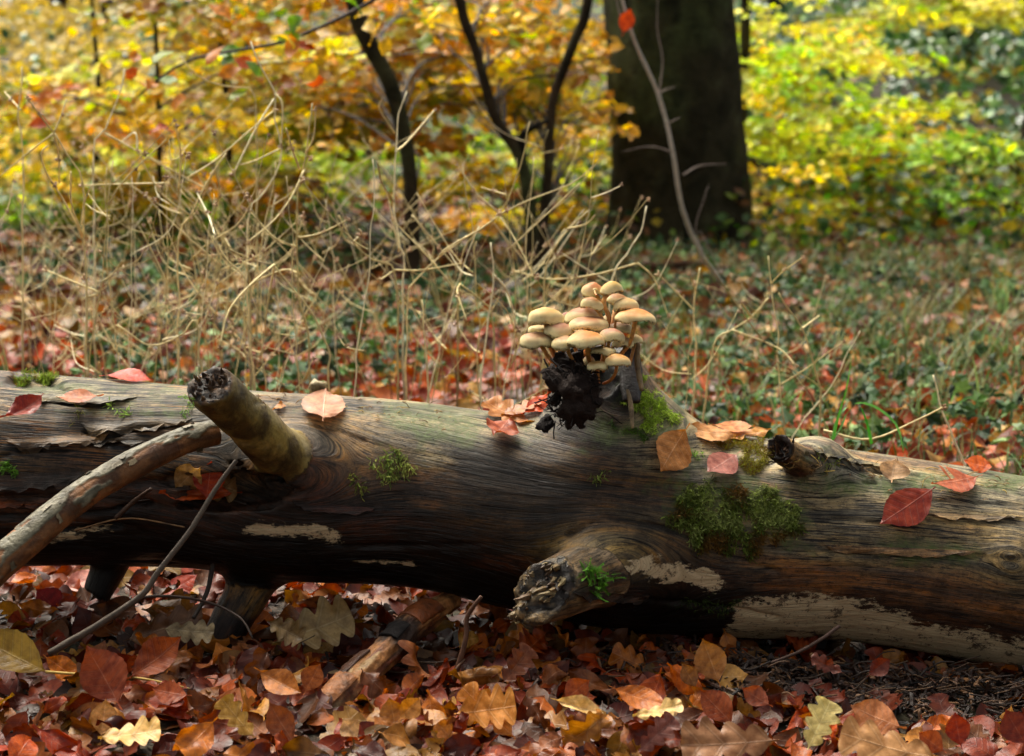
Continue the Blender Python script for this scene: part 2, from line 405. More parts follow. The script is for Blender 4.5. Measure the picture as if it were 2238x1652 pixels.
# cheap trilinear upsample of the lump field
def up(Af, shp, st=6):
    for ax in range(3):
        n = shp[ax]; f = np.arange(n) / st; i0 = np.minimum(f.astype(int), Af.shape[ax] - 1); i1 = np.minimum(i0 + 1, Af.shape[ax] - 1)
        w = (f - i0).astype(np.float32); sh = [1, 1, 1]; sh[ax] = n; w = w.reshape(sh)
        Af = np.take(Af, i0, ax) * (1 - w) + np.take(Af, i1, ax) * w
    return Af
SD[s_] += 0.006 * up(lump.astype(np.float32), P_.shape[:3])
del P_, lump

PARTS = {}
def add_seg(name, a, b, ra, rb, k, cut=None, namp=0.006, nsc=60, end=None):
    """smooth-union a tapered limb; cut=(point, normal) broken end with noise"""
    a = np.asarray(a, float); b = np.asarray(b, float); pad = max(ra, rb) + k + 0.03
    s, P = sub(np.minimum(a, b) - pad, np.maximum(a, b) + pad)
    d, _ = coneseg(P, a, b, ra, rb)
    d = d + 0.0015 * noise(P, 40, 31, 1)
    if cut is not None:
        c0, n = cut; n = np.asarray(n, float); n /= np.linalg.norm(n)
        pl = (P - np.asarray(c0)) @ n
        e = noise(P, nsc, 41, 3)
        d = smax(d, pl + namp * e + namp * 0.5 * np.round(noise(P, nsc * 0.5, 43, 1) * 2.5) / 2.5, 0.002)
    SD[s] = smin(SD[s], d.astype(np.float32), k)
    PARTS[name] = (a, b, ra, rb, cut)
def carve(c, rad, k=0.006, namp=0.008, nsc=45, rot=0.0, seed=51):
    c = np.asarray(c, float); rad = np.asarray(rad, float); m = rad.max() + 0.02
    s, P = sub(c - m, c + m)
    q = P - c
    if rot:
        cr, sr = math.cos(rot), math.sin(rot); q = np.stack([q[..., 0] * cr + q[..., 2] * sr, q[..., 1], -q[..., 0] * sr + q[..., 2] * cr], -1)
    L = np.sqrt(((q / rad) ** 2).sum(-1)); e = (L - 1) * rad.min()
    e = e + namp * noise(P * np.array([0.45, 1, 1.6]), nsc, seed, 3)
    SD[s] = smax(SD[s], (-e).astype(np.float32), k)

# mushroom stump on top, flaring into the trunk
mt = at(1312, 800, LY + 0.005); mb = at(1345, 960, LY + 0.0)
add_seg('stump', mb, mt, 0.094, 0.053, 0.085, cut=(at(1312, 758, LY), (0.06, -0.10, 1)), namp=0.004)
carve(at(1292, 775, LY - 0.045), (0.047, 0.044, 0.066), 0.003, 0.004, 60, seed=52)
# upper front stub with its smooth bark
A0 = at(640, 1015, 2.50); A1 = at(430, 818, 2.325); dA = (A1 - A0) / np.linalg.norm(A1 - A0)
add_seg('knot_collar', A0 - dA * 0.05, A0 - dA * 0.012, 0.062, 0.043, 0.045)
add_seg('branch_stub', A0 - dA * 0.04, A1, 0.0365, 0.0285, 0.012, cut=(at(455, 843, 2.345), dA * 1.0 + np.array([0.10, -0.25, 0.45])), namp=0.0055, nsc=75)
# broken knob low on the front
C0 = at(1405, 1205, 2.54); C1 = at(1150, 1312, 2.345); dC = (C1 - C0) / np.linalg.norm(C1 - C0)
add_seg('knob_collar', C0 - dC * 0.02, C0 + dC * 0.070, 0.080, 0.050, 0.055)
add_seg('broken_knob', C0, C1, 0.054, 0.035, 0.02, cut=(at(1180, 1275, 2.37), dC + np.array([0.0, -0.25, 0.75])), namp=0.014, nsc=34)
add_seg('knob_tip', at(1215, 1310, 2.39), at(1118, 1345, 2.355), 0.020, 0.006, 0.006)
# short stub near the other end
D0 = at(1762, 1015, 2.525); D1 = at(1690, 972, 2.435); dD = (D1 - D0) / np.linalg.norm(D1 - D0)
add_seg('stub_collar', D0 - dD * 0.03, D0, 0.045, 0.026, 0.04)
add_seg('short_stub', D0 - dD * 0.03, D1, 0.0205, 0.0185, 0.010, cut=(at(1702, 985, 2.448), dD + np.array([-0.3, -0.4, 0.1])), namp=0.004, nsc=90)
carve(at(1700, 978, 2.444), (0.011, 0.013, 0.012), 0.002, 0.002, 90, seed=53)
# supports underneath
add_seg('prop_limb', at(585, 1215, 2.60), at(478, 1405, 2.545), 0.036, 0.026, 0.03)
add_seg('short_prop', at(255, 1205, 2.64), at(205, 1318, 2.62), 0.026, 0.018, 0.02, cut=(at(209, 1300, 2.62), (-0.5, 0, -0.8)), namp=0.006)
# knot far along
add_seg('knot', at(2225, 1232, 2.50), at(2215, 1230, 2.482), 0.028, 0.014, 0.05)
carve(at(2212, 1232, 2.452), (0.009, 0.012, 0.006), 0.004, 0.003, 90)
# rotted hollow below the stub and splits
carve(at(520, 1072, 2.478), (0.078, 0.050, 0.030), 0.004, 0.012, 55, 0.10)
carve(at(345, 1062, 2.455), (0.100, 0.030, 0.012), 0.003, 0.006, 60, 0.05)
carve(at(420, 1105, 2.452), (0.12, 0.018, 0.006), 0.002, 0.005, 60, 0.02)
carve(at(80, 826, 2.57), (0.040, 0.030, 0.016), 0.003, 0.006, 70)
carve(at(222, 884, 2.480), (0.013, 0.014, 0.0045), 0.002, 0.003, 90)
carve(at(60, 1100, 2.455), (0.09, 0.020, 0.013), 0.003, 0.006, 60, 0.05)

def surface_nets(Fd):
    s = Fd < 0
    cnt = np.zeros((nx - 1, ny - 1, nz - 1), dtype=np.uint8)
    off = [(i, j, k) for i in (0, 1) for j in (0, 1) for k in (0, 1)]
    for i, j, k in off: cnt += s[i:nx - 1 + i, j:ny - 1 + j, k:nz - 1 + k]
    act = np.argwhere((cnt > 0) & (cnt < 8)); del cnt
    ids = np.full((nx - 1, ny - 1, nz - 1), -1, dtype=np.int32); ids[tuple(act.T)] = np.arange(len(act))
    val = np.stack([Fd[act[:, 0] + i, act[:, 1] + j, act[:, 2] + k] for i, j, k in off], 1).astype(np.float64)
    acc = np.zeros((len(act), 3)); n = np.zeros(len(act))
    O = np.array(off, float)
    for a in range(8):
        for ax in range(3):
            if off[a][ax] == 0:
                o2 = list(off[a]); o2[ax] = 1; b = off.index(tuple(o2))
                va, vb = val[:, a], val[:, b]; m = (va < 0) != (vb < 0)
                t = np.where(m, va / np.where(m, va - vb, 1), 0)
                acc += np.where(m[:, None], O[a] + (O[b] - O[a]) * t[:, None], 0); n += m
    V = (act + acc / n[:, None]) * H + np.array([gx[0], gy[0], gz[0]])
    Q = []
    for ax in range(3):
        sl0 = [slice(1, -1)] * 3; sl0[ax] = slice(0, -1); sl1 = list(sl0); sl1[ax] = slice(1, None)
        d = s[tuple(sl0)] != s[tuple(sl1)]
        e = np.argwhere(d); base = e + 1; base[:, ax] -= 1
        ins = s[tuple(base.T)]
        b, c = [(1, 2), (2, 0), (0, 1)][ax]
        def g(db, dc):
            q = base.copy(); q[:, b] -= db; q[:, c] -= dc; return ids[tuple(q.T)]
        q = np.stack([g(1, 1), g(0, 1), g(0, 0), g(1, 0)], 1)
        q[~ins] = q[~ins][:, ::-1]
        Q.append(q)
    Q = np.vstack(Q); return V, Q[(Q >= 0).all(1)]
def vnormals(V, Q):
    n = np.cross(V[Q[:, 2]] - V[Q[:, 0]], V[Q[:, 3]] - V[Q[:, 1]])
    N = np.zeros_like(V)
    for k in range(4):
        for c in range(3): N[:, c] += np.bincount(Q[:, k], n[:, c], len(V))
    return N / (np.linalg.norm(N, axis=1)[:, None] + 1e-12)
LV, LQ = surface_nets(SD); del SD
LN = vnormals(LV, LQ)

# grain coordinate that flows round the knots
cz = np.interp(LV[:, 0], xx_, zs_)
theta = np.arctan2(-(LV[:, 1] - LY), LV[:, 2] - cz); vv = theta * 0.14
def tv(p): return math.atan2(-(p[1] - LY), p[2] - float(np.interp(p[0], xx_, zs_))) * 0.14
psi = vv.copy(); xw = LV[:, 0].copy()
for kp, kr in ((A0, 0.060), (C0 + dC * 0.05, 0.070), (D0, 0.026), (np.array([mb[0], LY - 0.02, 0.35]), 0.085), (at(2210, 1226, 2.46), 0.014)):
    kx, kv = kp[0], tv(kp); dx = LV[:, 0] - kx; dv = vv - kv; r2 = (dx / 1.35) ** 2 + dv ** 2
    psi -= dv * kr ** 2 / (r2 + (0.45 * kr) ** 2)
frac_rad = np.sqrt((LV[:, 1] - LY) ** 2 + (LV[:, 2] - cz) ** 2)
# limbs carry their own grain, running along their axis
def limb_mask(name, grow=1.25):
    a, b, ra, rb, cut = PARTS[name]; d = (b - a) / np.linalg.norm(b - a); L = np.linalg.norm(b - a)
    t = (LV - a) @ d; q = LV - a - t[:, None] * d; rr = np.linalg.norm(q, axis=1)
    rad = ra + (rb - ra) * np.clip(t / L, 0, 1)
    return (t > 0) & (t < L + rb * 1.3) & (rr < rad * grow), t, q, rr / rad
part_id = np.zeros(len(LV), int)
names = ['trunk']
outside = frac_rad - np.interp(LV[:, 0], xx_, rs_)
specs = [('stump', 1.45, 0.058), ('branch_stub', 1.13, 0.006), ('broken_knob', 1.18, 0.030), ('short_stub', 1.2, 0.004), ('prop_limb', 1.2, 0.012), ('short_prop', 1.2, 0.008)]
flow = np.stack([xw, psi, frac_rad], 1)
endm = np.zeros(len(LV))
for nm, gr, mo in specs:
    m, t, q, rr = limb_mask(nm, gr)
    a, b, ra, rb, cut = PARTS[nm]
    m &= outside > mo
    names.append(nm); part_id[m] = len(names) - 1
    d = (b - a) / np.linalg.norm(b - a); e1 = np.cross(d, [0.3, 1, 0.2]); e1 /= np.linalg.norm(e1); e2 = np.cross(d, e1)
    ang = np.arctan2(q @ e2, q @ e1)
    flow[m] = np.stack([t, ang * ra * 0.8, rr * ra], 1)[m]
    if cut is not None:
        n = np.asarray(cut[1], float); n = n / np.linalg.norm(n)
        endm = np.where(m & ((LN @ n) > 0.35) & (((LV - cut[0]) @ n) > -0.018), 1.0, endm)
flow = np.where((endm > .5)[:, None], np.stack([LV[:, 0] * 4, LV[:, 2] * .35, LV[:, 1] * 4], 1), flow)
# fine relief along the grain
rel = noise(np.stack([flow[:, 0] * 9, flow[:, 1] * 75, flow[:, 2] * 5], 1), 1, 61, 3)
rel2 = noise(np.stack([flow[:, 0] * 3, flow[:, 1] * 22, flow[:, 2] * 2], 1), 1, 62, 2)
LV0 = LV.copy(); px, py = project(LV); front = LN @ np.array([0, -1.0, 0.15]) > -0.1
ridge = np.clip(1.0 - np.abs(rel2) * 7, 0, 1) * (noise(LV, 6, 63, 2) > 0.05)
bark_on = (part_id == 2)
disp = 0.0011 * rel + 0.0013 * rel2 - 0.0022 * ridge
disp = np.where(bark_on & (endm < 0.5), 0.0022 * noise(LV, 22, 67, 3) + 0.0005 * rel2, disp)
disp += np.where(endm > 0.5, 0.0035 * noise(LV, 110, 64, 3), 0)
def seg_d(pts):
    best = np.full(len(px), 1e9)
    for (x1, y1), (x2, y2) in zip(pts[:-1], pts[1:]):
        dx, dy = x2 - x1, y2 - y1; t = np.clip(((px - x1) * dx + (py - y1) * dy) / (dx * dx + dy * dy + 1e-9), 0, 1)
        best = np.minimum(best, np.hypot(px - x1 - t * dx, py - y1 - t * dy))
    return best
wob = 5 * noise(LV, 60, 65, 2)
cracks = [([(186, 944), (231, 957), (280, 938), (350, 930), (400, 930)], 4, .009), ([(0, 997), (45, 984), (140, 983), (217, 970), (245, 965), (326, 965)], 3.5, .008),
          ([(33, 802), (38, 830)], 6, .01), ([(102, 835), (123, 842), (152, 853)], 5, .008), ([(98, 874), (182, 885), (230, 889)], 4, .006),
          ([(1799, 1204), (1945, 1212), (2056, 1223), (2143, 1217), (2240, 1220)], 3.5, .004), ([(2024, 1093), (2238, 1105)], 3, .003), ([(2040, 1141), (2260, 1143)], 3.5, .003),
          ([(1763, 994), (1866, 1026), (1914, 1030), (2010, 1040)], 4, .005), ([(1830, 1055), (1920, 1056)], 3, .003), ([(660, 850), (760, 870), (900, 890), (1000, 905)], 4, .004), ([(560, 880), (650, 870), (760, 885), (850, 900)], 3.5, .003),
          ([(680, 930), (740, 940), (800, 965)], 2.5, .003), ([(0, 1130), (200, 1122), (330, 1100)], 5, .008), ([(480, 1180), (800, 1195), (1050, 1190)], 4, .004), ([(60, 1165), (260, 1150)], 6, .008),
          ([(1240, 1170), (1320, 1130), (1450, 1150), (1560, 1200), (1700, 1250)], 4, .004), ([(1400, 1310), (1600, 1330), (1700, 1350)], 5, .005)]
for pts, w, dep in cracks:
    dd = seg_d(pts) + wob * 0.7
    disp = np.where(front, disp - dep * np.clip(.75 + .9 * noise(LV * [1, 2, 2], 22, 66, 2), .1, 1.3) * np.exp(-np.clip(dd, 0, None) ** 2 / (w * w)), disp)
# lifted plates beside the splits on the near-end side
pl = sstep(8, 0, np.abs(py - (958 + 0.02 * px)) + wob) * 0
crk = np.zeros(len(px))
for pts, w, dep in cracks: crk = np.maximum(crk, np.exp(-np.clip(seg_d(pts) + wob * .7, 0, None) ** 2 / (w * w * 1.4)) * min(1, dep / .006)) * front
LV = LV + LN * disp[:, None]
LN = vnormals(LV, LQ)
LOGBVH = BVHTree.FromPolygons(LV.tolist(), LQ.tolist())
def cast_log(px_, py_):
    d = ray(px_, py_); h = LOGBVH.ray_cast(Vector(CAM), Vector(d))
    if h[0] is None: return None, None
    return np.array(h[0]), np.array(h[1])

# wood colour: weathered on top, wet and stained below, underside shade painted in
def caps(lst, wb=9):
    out = np.zeros(len(px))
    for (x1, y1, x2, y2, w, s) in lst:
        d = seg_d([(x1, y1), (x2, y2)]); out = np.maximum(out, s * np.clip(1 - 0.5 * d / w, 0, 1))
    return np.where(front, out, 0)
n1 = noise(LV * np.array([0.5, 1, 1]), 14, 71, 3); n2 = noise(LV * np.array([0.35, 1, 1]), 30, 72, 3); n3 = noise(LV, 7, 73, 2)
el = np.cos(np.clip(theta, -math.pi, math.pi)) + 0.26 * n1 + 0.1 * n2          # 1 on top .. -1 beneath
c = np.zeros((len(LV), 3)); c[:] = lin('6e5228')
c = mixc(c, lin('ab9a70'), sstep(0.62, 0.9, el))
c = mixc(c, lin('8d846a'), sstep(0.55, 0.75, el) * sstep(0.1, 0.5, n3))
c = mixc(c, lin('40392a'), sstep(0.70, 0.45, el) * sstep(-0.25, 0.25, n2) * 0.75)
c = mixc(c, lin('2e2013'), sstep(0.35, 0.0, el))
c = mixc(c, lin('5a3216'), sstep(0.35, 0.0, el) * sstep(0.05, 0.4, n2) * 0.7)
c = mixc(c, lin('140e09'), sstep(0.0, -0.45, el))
# the drier, browner wood towards the far end of the trunk (px grows)
bl1 = noise(np.stack([LV[:, 0] * 5, psi * 16, psi * 0], 1), 1, 77, 4); bl2 = noise(np.stack([LV[:, 0] * 9, psi * 30, psi * 0], 1), 1, 78, 3)
rgt = sstep(1450, 1800, px)
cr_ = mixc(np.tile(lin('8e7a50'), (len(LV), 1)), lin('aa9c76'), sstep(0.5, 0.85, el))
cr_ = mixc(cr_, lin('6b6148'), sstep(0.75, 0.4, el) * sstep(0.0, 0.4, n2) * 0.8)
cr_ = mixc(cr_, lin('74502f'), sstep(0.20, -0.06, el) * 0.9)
cr_ = mixc(cr_, lin('46301f'), sstep(-0.08, -0.35, el + 0.1 * n2))  # far-end underside: darker brown wood with its shade put into the colour
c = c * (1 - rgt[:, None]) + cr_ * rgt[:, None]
c = mixc(c, c * np.array([.30, .29, .28]), sstep(.08, .38, bl1) * sstep(1.02, .7, el) * (1 - .72 * rgt)); c = mixc(c, lin('9a6a34'), sstep(.22, .5, bl2) * sstep(-.2, .2, el) * .55)
# golden grain beside the stub and around the knob
def blob(x, y, rx, ry): return np.exp(-((px - x) / rx) ** 2 - ((py - y) / ry) ** 2) * front
c = mixc(c, lin('8c744c'), 0.9 * np.clip(blob(740, 920, 170, 50) + blob(660, 890, 110, 30), 0, 1) * (el > 0.1))
c = mixc(c, lin('9a8450'), 0.9 * blob(1320, 1200, 110, 50) * (part_id == 0))
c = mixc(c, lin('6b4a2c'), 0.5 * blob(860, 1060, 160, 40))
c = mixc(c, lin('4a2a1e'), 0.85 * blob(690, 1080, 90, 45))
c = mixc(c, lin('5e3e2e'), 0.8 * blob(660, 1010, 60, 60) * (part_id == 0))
c = mixc(c, lin('7a4a22'), 0.85 * blob(90, 1125, 120, 22))
c = mixc(c, lin('7a5334'), 0.6 * blob(120, 975, 120, 30)); c = mixc(c, lin('8e6c4c'), 0.8 * blob(10, 835, 45, 30))
c = mixc(c, lin('1c1813'), 0.75 * np.clip(blob(1150, 1090, 300, 65) + blob(1000, 985, 200, 28) * 0.5 + blob(300, 905, 200, 20) * 0.7, 0, 1))
c = mixc(c, lin('252b29'), 0.7 * np.clip(blob(920, 950, 120, 18) + blob(1180, 970, 180, 28), 0, 1))
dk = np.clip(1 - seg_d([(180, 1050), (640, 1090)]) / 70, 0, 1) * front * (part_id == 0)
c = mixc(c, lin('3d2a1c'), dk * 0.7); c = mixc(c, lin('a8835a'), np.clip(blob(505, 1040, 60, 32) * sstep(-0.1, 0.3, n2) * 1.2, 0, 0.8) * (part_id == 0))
# limbs
stm = sstep(.000, .028, outside) * sstep(.15, .10, np.abs(LV[:, 0] - mb[0] + .01)) * (LV[:, 2] > cz + .05) * (1 - sstep(1340, 1440, px + (py - 900) * .5) * (part_id == 0) * .7)
c = mixc(c, lin('36251a'), stm * .95)
sel = part_id == 1; c[sel] = mixc(np.tile(lin('4a3526'), (sel.sum(), 1)), lin('221a14'), sstep(-0.2, 0.3, n2[sel]))
right_wall = sel & (px > 1385); c[right_wall] = lin('84694a')
c[sel & (py < 940) & (px < 1392)] = lin('150f0b')
sel = part_id == 2; cc = mixc(np.tile(lin('a08a48'), (sel.sum(), 1)), lin('7c6434'), sstep(-0.1, 0.5, n1[sel]))
cc = mixc(cc, lin('9a8a66'), sstep(0.3, 0.8, LN[sel][:, 0]) * sstep(0.2, 0.6, LN[sel][:, 2]) * 0.6)  # top highlight painted into the stub's bark, on faces turned up and sideways
st_ = noise(LV[sel] * [1, 1, .7], 38, 79, 4); cc = mixc(cc, lin('4a3618'), sstep(.05, .45, st_) * .8); cc = mixc(cc, lin('b8a878'), sstep(.25, .5, -st_) * .6); tt_ = flow[sel][:, 0]; cc = mixc(cc, lin('3a2812'), sstep(.085, .03, tt_ + .02 * st_) * .6 + sstep(.17, .20, tt_ + .03 * st_) * .5); c[sel] = cc
sel = part_id == 3; cc = mixc(np.tile(lin('7d6540'), (sel.sum(), 1)), lin('b59a72'), sstep(0.0, 0.5, n2[sel])); cc = mixc(cc, lin('4a352a'), sstep(0.05, 0.5, n1[sel]) * 0.8); c[sel] = cc
sel = part_id == 4; c[sel] = mixc(np.tile(lin('55341f'), (sel.sum(), 1)), lin('94794c'), sstep(0.1, 0.6, LN[sel][:, 0]))
sel = part_id == 5; c[sel] = mixc(np.tile(lin('94703a'), (sel.sum(), 1)), lin('302015'), sstep(-0.3, 0.3, n1[sel]))
sel = part_id == 6; c[sel] = lin('1a120c')
e_ = (endm > 0.5) & (part_id != 1)
c[e_] = mixc(np.tile(lin('6a4e30'), (e_.sum(), 1)), lin('1c130b'), sstep(-0.25, 0.25, noise(LV[e_], 90, 74, 3)))
e3 = (part_id == 3) & (endm > 0.5); c[e3] = mixc(np.tile(lin('8a7550'), (e3.sum(), 1)), lin('241a10'), sstep(-0.2, 0.2, noise(LV[e3] * np.array([.4, 1, 2]), 70, 75, 3)))
e4 = (part_id == 4) & (endm > 0.5); c[e4] = lin('1d1209')
c = mixc(c, lin('0c0806'), crk * .85)
pale = caps([(1640, 1350, 1800, 1340, 38, 1), (1790, 1345, 1960, 1385, 42, 1), (1960, 1388, 2100, 1418, 34, 1), (2090, 1432, 2290, 1468, 52, 1), (1395, 1236, 1560, 1272, 26, .78),
             (545, 1150, 725, 1170, 20, .72), (1600, 1400, 1760, 1395, 24, .9), (1660, 1430, 1800, 1440, 20, .85), (760, 1225, 900, 1235, 10, .52), (60, 1190, 240, 1150, 12, .6)])
pale = np.where(part_id == 0, pale, 0) + np.where(caps([(430, 1010, 500, 1060, 10, 1)]) > 0.6, 0, 0)
green = caps([(880, 915, 1010, 930, 38, 1), (850, 885, 1000, 895, 20, .7), (1760, 1065, 2238, 1055, 30, .75), (1950, 1200, 2100, 1215, 34, .8), (1500, 1080, 1700, 1100, 70, .8), (60, 850, 380, 850, 20, .65),
              (120, 900, 400, 905, 12, .6), (1330, 940, 1480, 950, 40, .7), (1700, 1170, 1800, 1220, 30, .6), (440, 1010, 470, 1020, 6, .3)])
green = np.maximum(green, 0.36 * sstep(0.5, 0.8, el) * front)
wet = sstep(0.3, -0.2, el) * 0.8 + 0.2
# pile each part into its own object
split = np.clip(sstep(560, 350, px) * sstep(.05, .3, el) * 1.1 + np.clip(blob(1850, 1120, 420, 90) * .5 + blob(760, 890, 200, 30) * .8, 0, 1), 0, 1) * (part_id == 0) + .35 * noise(LV, 8, 88, 2)
log = thing('fallen_log', (0, LY, 0), 'long weathered barkless log lying across the leaf litter, with broken branch stubs', 'log')
fp = part_id[LQ[:, 0]]
lab = {'branch_stub': 'stub in smooth olive bark with a dark crumbling broken end', 'broken_knob': 'pale splintered broken branch base low on the log', 'short_stub': 'small hollow dark cut stub',
       'stump': 'dark hollow upright stub that carries the mushrooms', 'prop_limb': None, 'short_prop': None, 'trunk': None}
for i, nm in enumerate(names):
    f = LQ[fp == i]
    if not len(f): continue
    u, inv = np.unique(f, return_inverse=True); f = inv.reshape(f.shape)
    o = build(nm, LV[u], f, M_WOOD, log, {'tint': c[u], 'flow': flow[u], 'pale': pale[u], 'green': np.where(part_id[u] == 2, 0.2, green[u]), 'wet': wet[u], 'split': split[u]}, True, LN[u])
    if nm == 'branch_stub':
        o.data.materials.append(M_BARK)
        fe = (endm[u][f].min(1) > 0.5).astype(np.int32); o.data.polygons.foreach_set('material_index', 1 - fe)
    if lab.get(nm): o['label'] = lab[nm]
# ------------------------------------------------------------------ leaf shapes
rs = np.random.RandomState(7)
def leaf_template(kind, n=14, m=8, seed=0, curl=0.5, fold=0.2, twist=0.0, crumple=0.3, L=1.0, stalk=0.16, roll=0.0):
    """unit-length leaf lying in xy, tip at +y; returns V,Q,UV(s,t,vein phase)"""
    r = np.random.RandomState(seed)
    s = np.concatenate([[-stalk, -stalk * 0.5], np.linspace(0, 1, n)]); t = np.linspace(-1, 1, m + 1)
    S, T = np.meshgrid(s, t, indexing='ij'); Sc = np.clip(S, 0, 1); aT = np.abs(T)
    if kind == 'beech':
        w = 0.335 * np.sin(math.pi * Sc ** 0.9) ** 0.95 * (1 - 0.10 * Sc) * (1 - 0.35 * sstep(.75, 1, Sc)); nv = 8.0
        w = w * (1 + 0.025 * np.sin(Sc * nv * 2 * math.pi)); skew = 0.10
    else:
        env = (0.12 + 0.26 * Sc ** 0.8) * np.sqrt(np.clip(1 - ((Sc - 0.55) / 0.47) ** 2 * (Sc > 0.55), 0, 1)) * sstep(-0.02, 0.08, Sc)
        lob = 0.5 + 0.5 * np.cos(2 * math.pi * (Sc * 4.0 - 0.62 + 0.08 * np.sign(T) * r.uniform(0.3, 1)))
        w = env * (0.50 + 0.52 * lob ** 0.55); nv = 4.0; skew = 0.13
    w = np.where(S < 0, 0.011, np.maximum(w, 0.009))
    side = 1 + r.uniform(-0.08, 0.08) * np.sign(T)
    X = T * w * side; Y = S + skew * aT ** 1.3 * w * 1.3 * (S > 0) * (1 - Sc ** 3 if kind == 'beech' else Sc < 0.99)
    K = (Sc - 0.45 * np.abs(X)) * nv
    if kind != 'beech': K = (Sc + 0.0 - 0.62 * np.abs(X)) * nv + 0.38
    Z = 0.0065 * np.cos(2 * math.pi * K) * np.clip(aT * 2.5, 0, 1) * (1 - 0.3 * aT) * (S > 0) * (1.4 if kind == 'beech' else 1.0)
    Z = Z + fold * np.abs(X) * (0.6 + 0.4 * np.sin(Sc * 3 + r.uniform(0, 6)))
    P = np.stack([X * 3.1, Y * 3.1, np.zeros_like(X)], -1)
    Z = Z + 0.045 * crumple * noise(P, 1.3, seed + 5, 2) * (0.35 + aT) + 0.03 * crumple * np.sin(7 * Y + r.uniform(0, 6)) * aT ** 2 * np.sign(T + 0.3)
    # bend along the length, then twist, then roll of one edge
    if roll:
        a = np.clip((X * np.sign(roll) - 0.10) / 0.22, 0, 1.2) * abs(roll); rr = 0.09
        Z = Z + rr * (1 - np.cos(a * 2.0)); X = np.where(a > 0, np.sign(roll) * (0.10 + rr * np.sin(a * 2.0)), X)
    k = curl; yb = Y - 0.35
    if abs(k) > 1e-3:
        Yn = np.sin(k * yb) / k - Z * np.sin(k * yb); Zn = (1 - np.cos(k * yb)) / k + Z * np.cos(k * yb); Y, Z = Yn + 0.35, Zn
    tw = twist * (Y - 0.3); X, Z = X * np.cos(tw) - Z * np.sin(tw), X * np.sin(tw) + Z * np.cos(tw)
    Y = Y - 0.5
    V = np.stack([X, Y, Z], -1).reshape(-1, 3) * L; nn, mm = len(s), m + 1
    i = np.arange(nn - 1)[:, None] * mm; j = np.arange(m)[None]
    Q = np.stack([i + j, i + j + 1, i + mm + j + 1, i + mm + j], -1).reshape(-1, 4)
    return V, Q, np.stack([Sc, T, K], -1).reshape(-1, 3)
def frame(normal, direction):
    """columns x(side), y(towards tip), z(normal)"""
    z = np.asarray(normal, float); z = z / np.linalg.norm(z)
    y = np.asarray(direction, float); y = y - z * (y @ z); y = y / (np.linalg.norm(y) + 1e-9)
    return np.stack([np.cross(y, z), y, z], 1)
_leafmesh = {}
def leaf_mesh(kind, var, hero=False):
    key = (kind, var, hero)
    if key not in _leafmesh:
        r = np.random.RandomState(100 + var * 7 + (kind == 'oak') * 3)
        n, m = ((26, 12) if hero else (16, 8)) if kind == 'beech' else ((44, 12) if hero else (30, 8))
        V, Q, U = leaf_template(kind, n, m, 300 + var, curl=r.uniform(-2.0, 2.4), fold=r.uniform(-0.3, 0.8), twist=r.uniform(-1.4, 1.4), crumple=r.uniform(0.6, 3.0), stalk=0.12 if kind == 'beech' else 0.05,
                                roll=float(r.choice([0, 0, 1.3, -1.0, -1.4])))
        _leafmesh[key] = make_mesh(kind + '_leaf', V, Q, M_LEAF_O, {'luv': U})
    return _leafmesh[key]
def put_leaf(name, me, pos, M3, size, color, label, cat='leaf', group=None, aspect=1.0):
    o = bpy.data.objects.new(name, me); COL.objects.link(o)
    A = np.eye(4); A[:3, :3] = M3 @ np.diag([size * aspect, size, size]); A[:3, 3] = pos
    o.matrix_world = Matrix(A.tolist())
    color = np.clip(np.asarray(color, float) ** 1.14 * 1.12 * np.array([1, 1.07, 1]), 0, 1); o.color = (*color, 1)
    return tag(o, label, cat, group)
def hero(kind, base, tip, color, label, on='ground', n=None, aspect=1.0, curl=0.4, fold=0.15, twist=0.0, crumple=0.6, lift=0.0, seed=0, stalk=None, group=None, Y=None, roll=0.0, cut=None):
    mx, my = (base[0] + tip[0]) / 2, (base[1] + tip[1]) / 2
    if on == 'log':
        p, nn = cast_log(mx, my)
        if p is None:
            for k in range(1, 30):
                p, nn = cast_log(mx, my + 3 * k)
                if p is not None: break
        nrm = nn if n is None else nn * 0.5 + np.asarray(n, float) * 0.5
        nrm = nrm / np.linalg.norm(nrm); fa = -float(nrm @ ray(mx, my))
        if fa < 0.42: nrm = nrm - ray(mx, my) * (0.42 - fa)
        p = p + nn * (0.004 + lift)
    else:
        nrm = np.array([0.0, -0.55, 0.8]) if n is None else np.asarray(n, float)
        if Y is not None: p = at(mx, my, Y)
        else:
            d = ray(mx, my); tt = (0.035 + lift - CAM[2]) / d[2]; p = CAM + d * tt
    nrm = nrm / np.linalg.norm(nrm)
    b = on_plane(base[0], base[1], p, nrm); t_ = on_plane(tip[0], tip[1], p, nrm)
    L = np.linalg.norm(t_ - b)
    if L > 0.105: m_ = (b + t_) / 2; b = m_ + (b - m_) * 0.105 / L; t_ = m_ + (t_ - m_) * 0.105 / L; L = 0.105
    if stalk is None: stalk = 0.15 if kind == 'beech' else 0.06
    V, Q, U = leaf_template(kind, 26 if kind == 'beech' else 46, 12, 900 + seed, curl, fold, twist, crumple, 1.0, stalk, roll)
    if cut is not None:       # torn leaf: drop the quads past a jagged line
        u = U[Q].mean(1); keep = ~cut(u[:, 0], u[:, 1]); Q = Q[keep]
        uu, inv = np.unique(Q, return_inverse=True); Q = inv.reshape(Q.shape); V = V[uu]; U = U[uu]
    me = make_mesh(kind + '_leaf', V, Q, M_LEAF_O, {'luv': U})
    return put_leaf(kind + '_leaf', me, (b + t_) / 2, frame(nrm, t_ - b), L, lin(color), label, 'leaf', group, aspect)

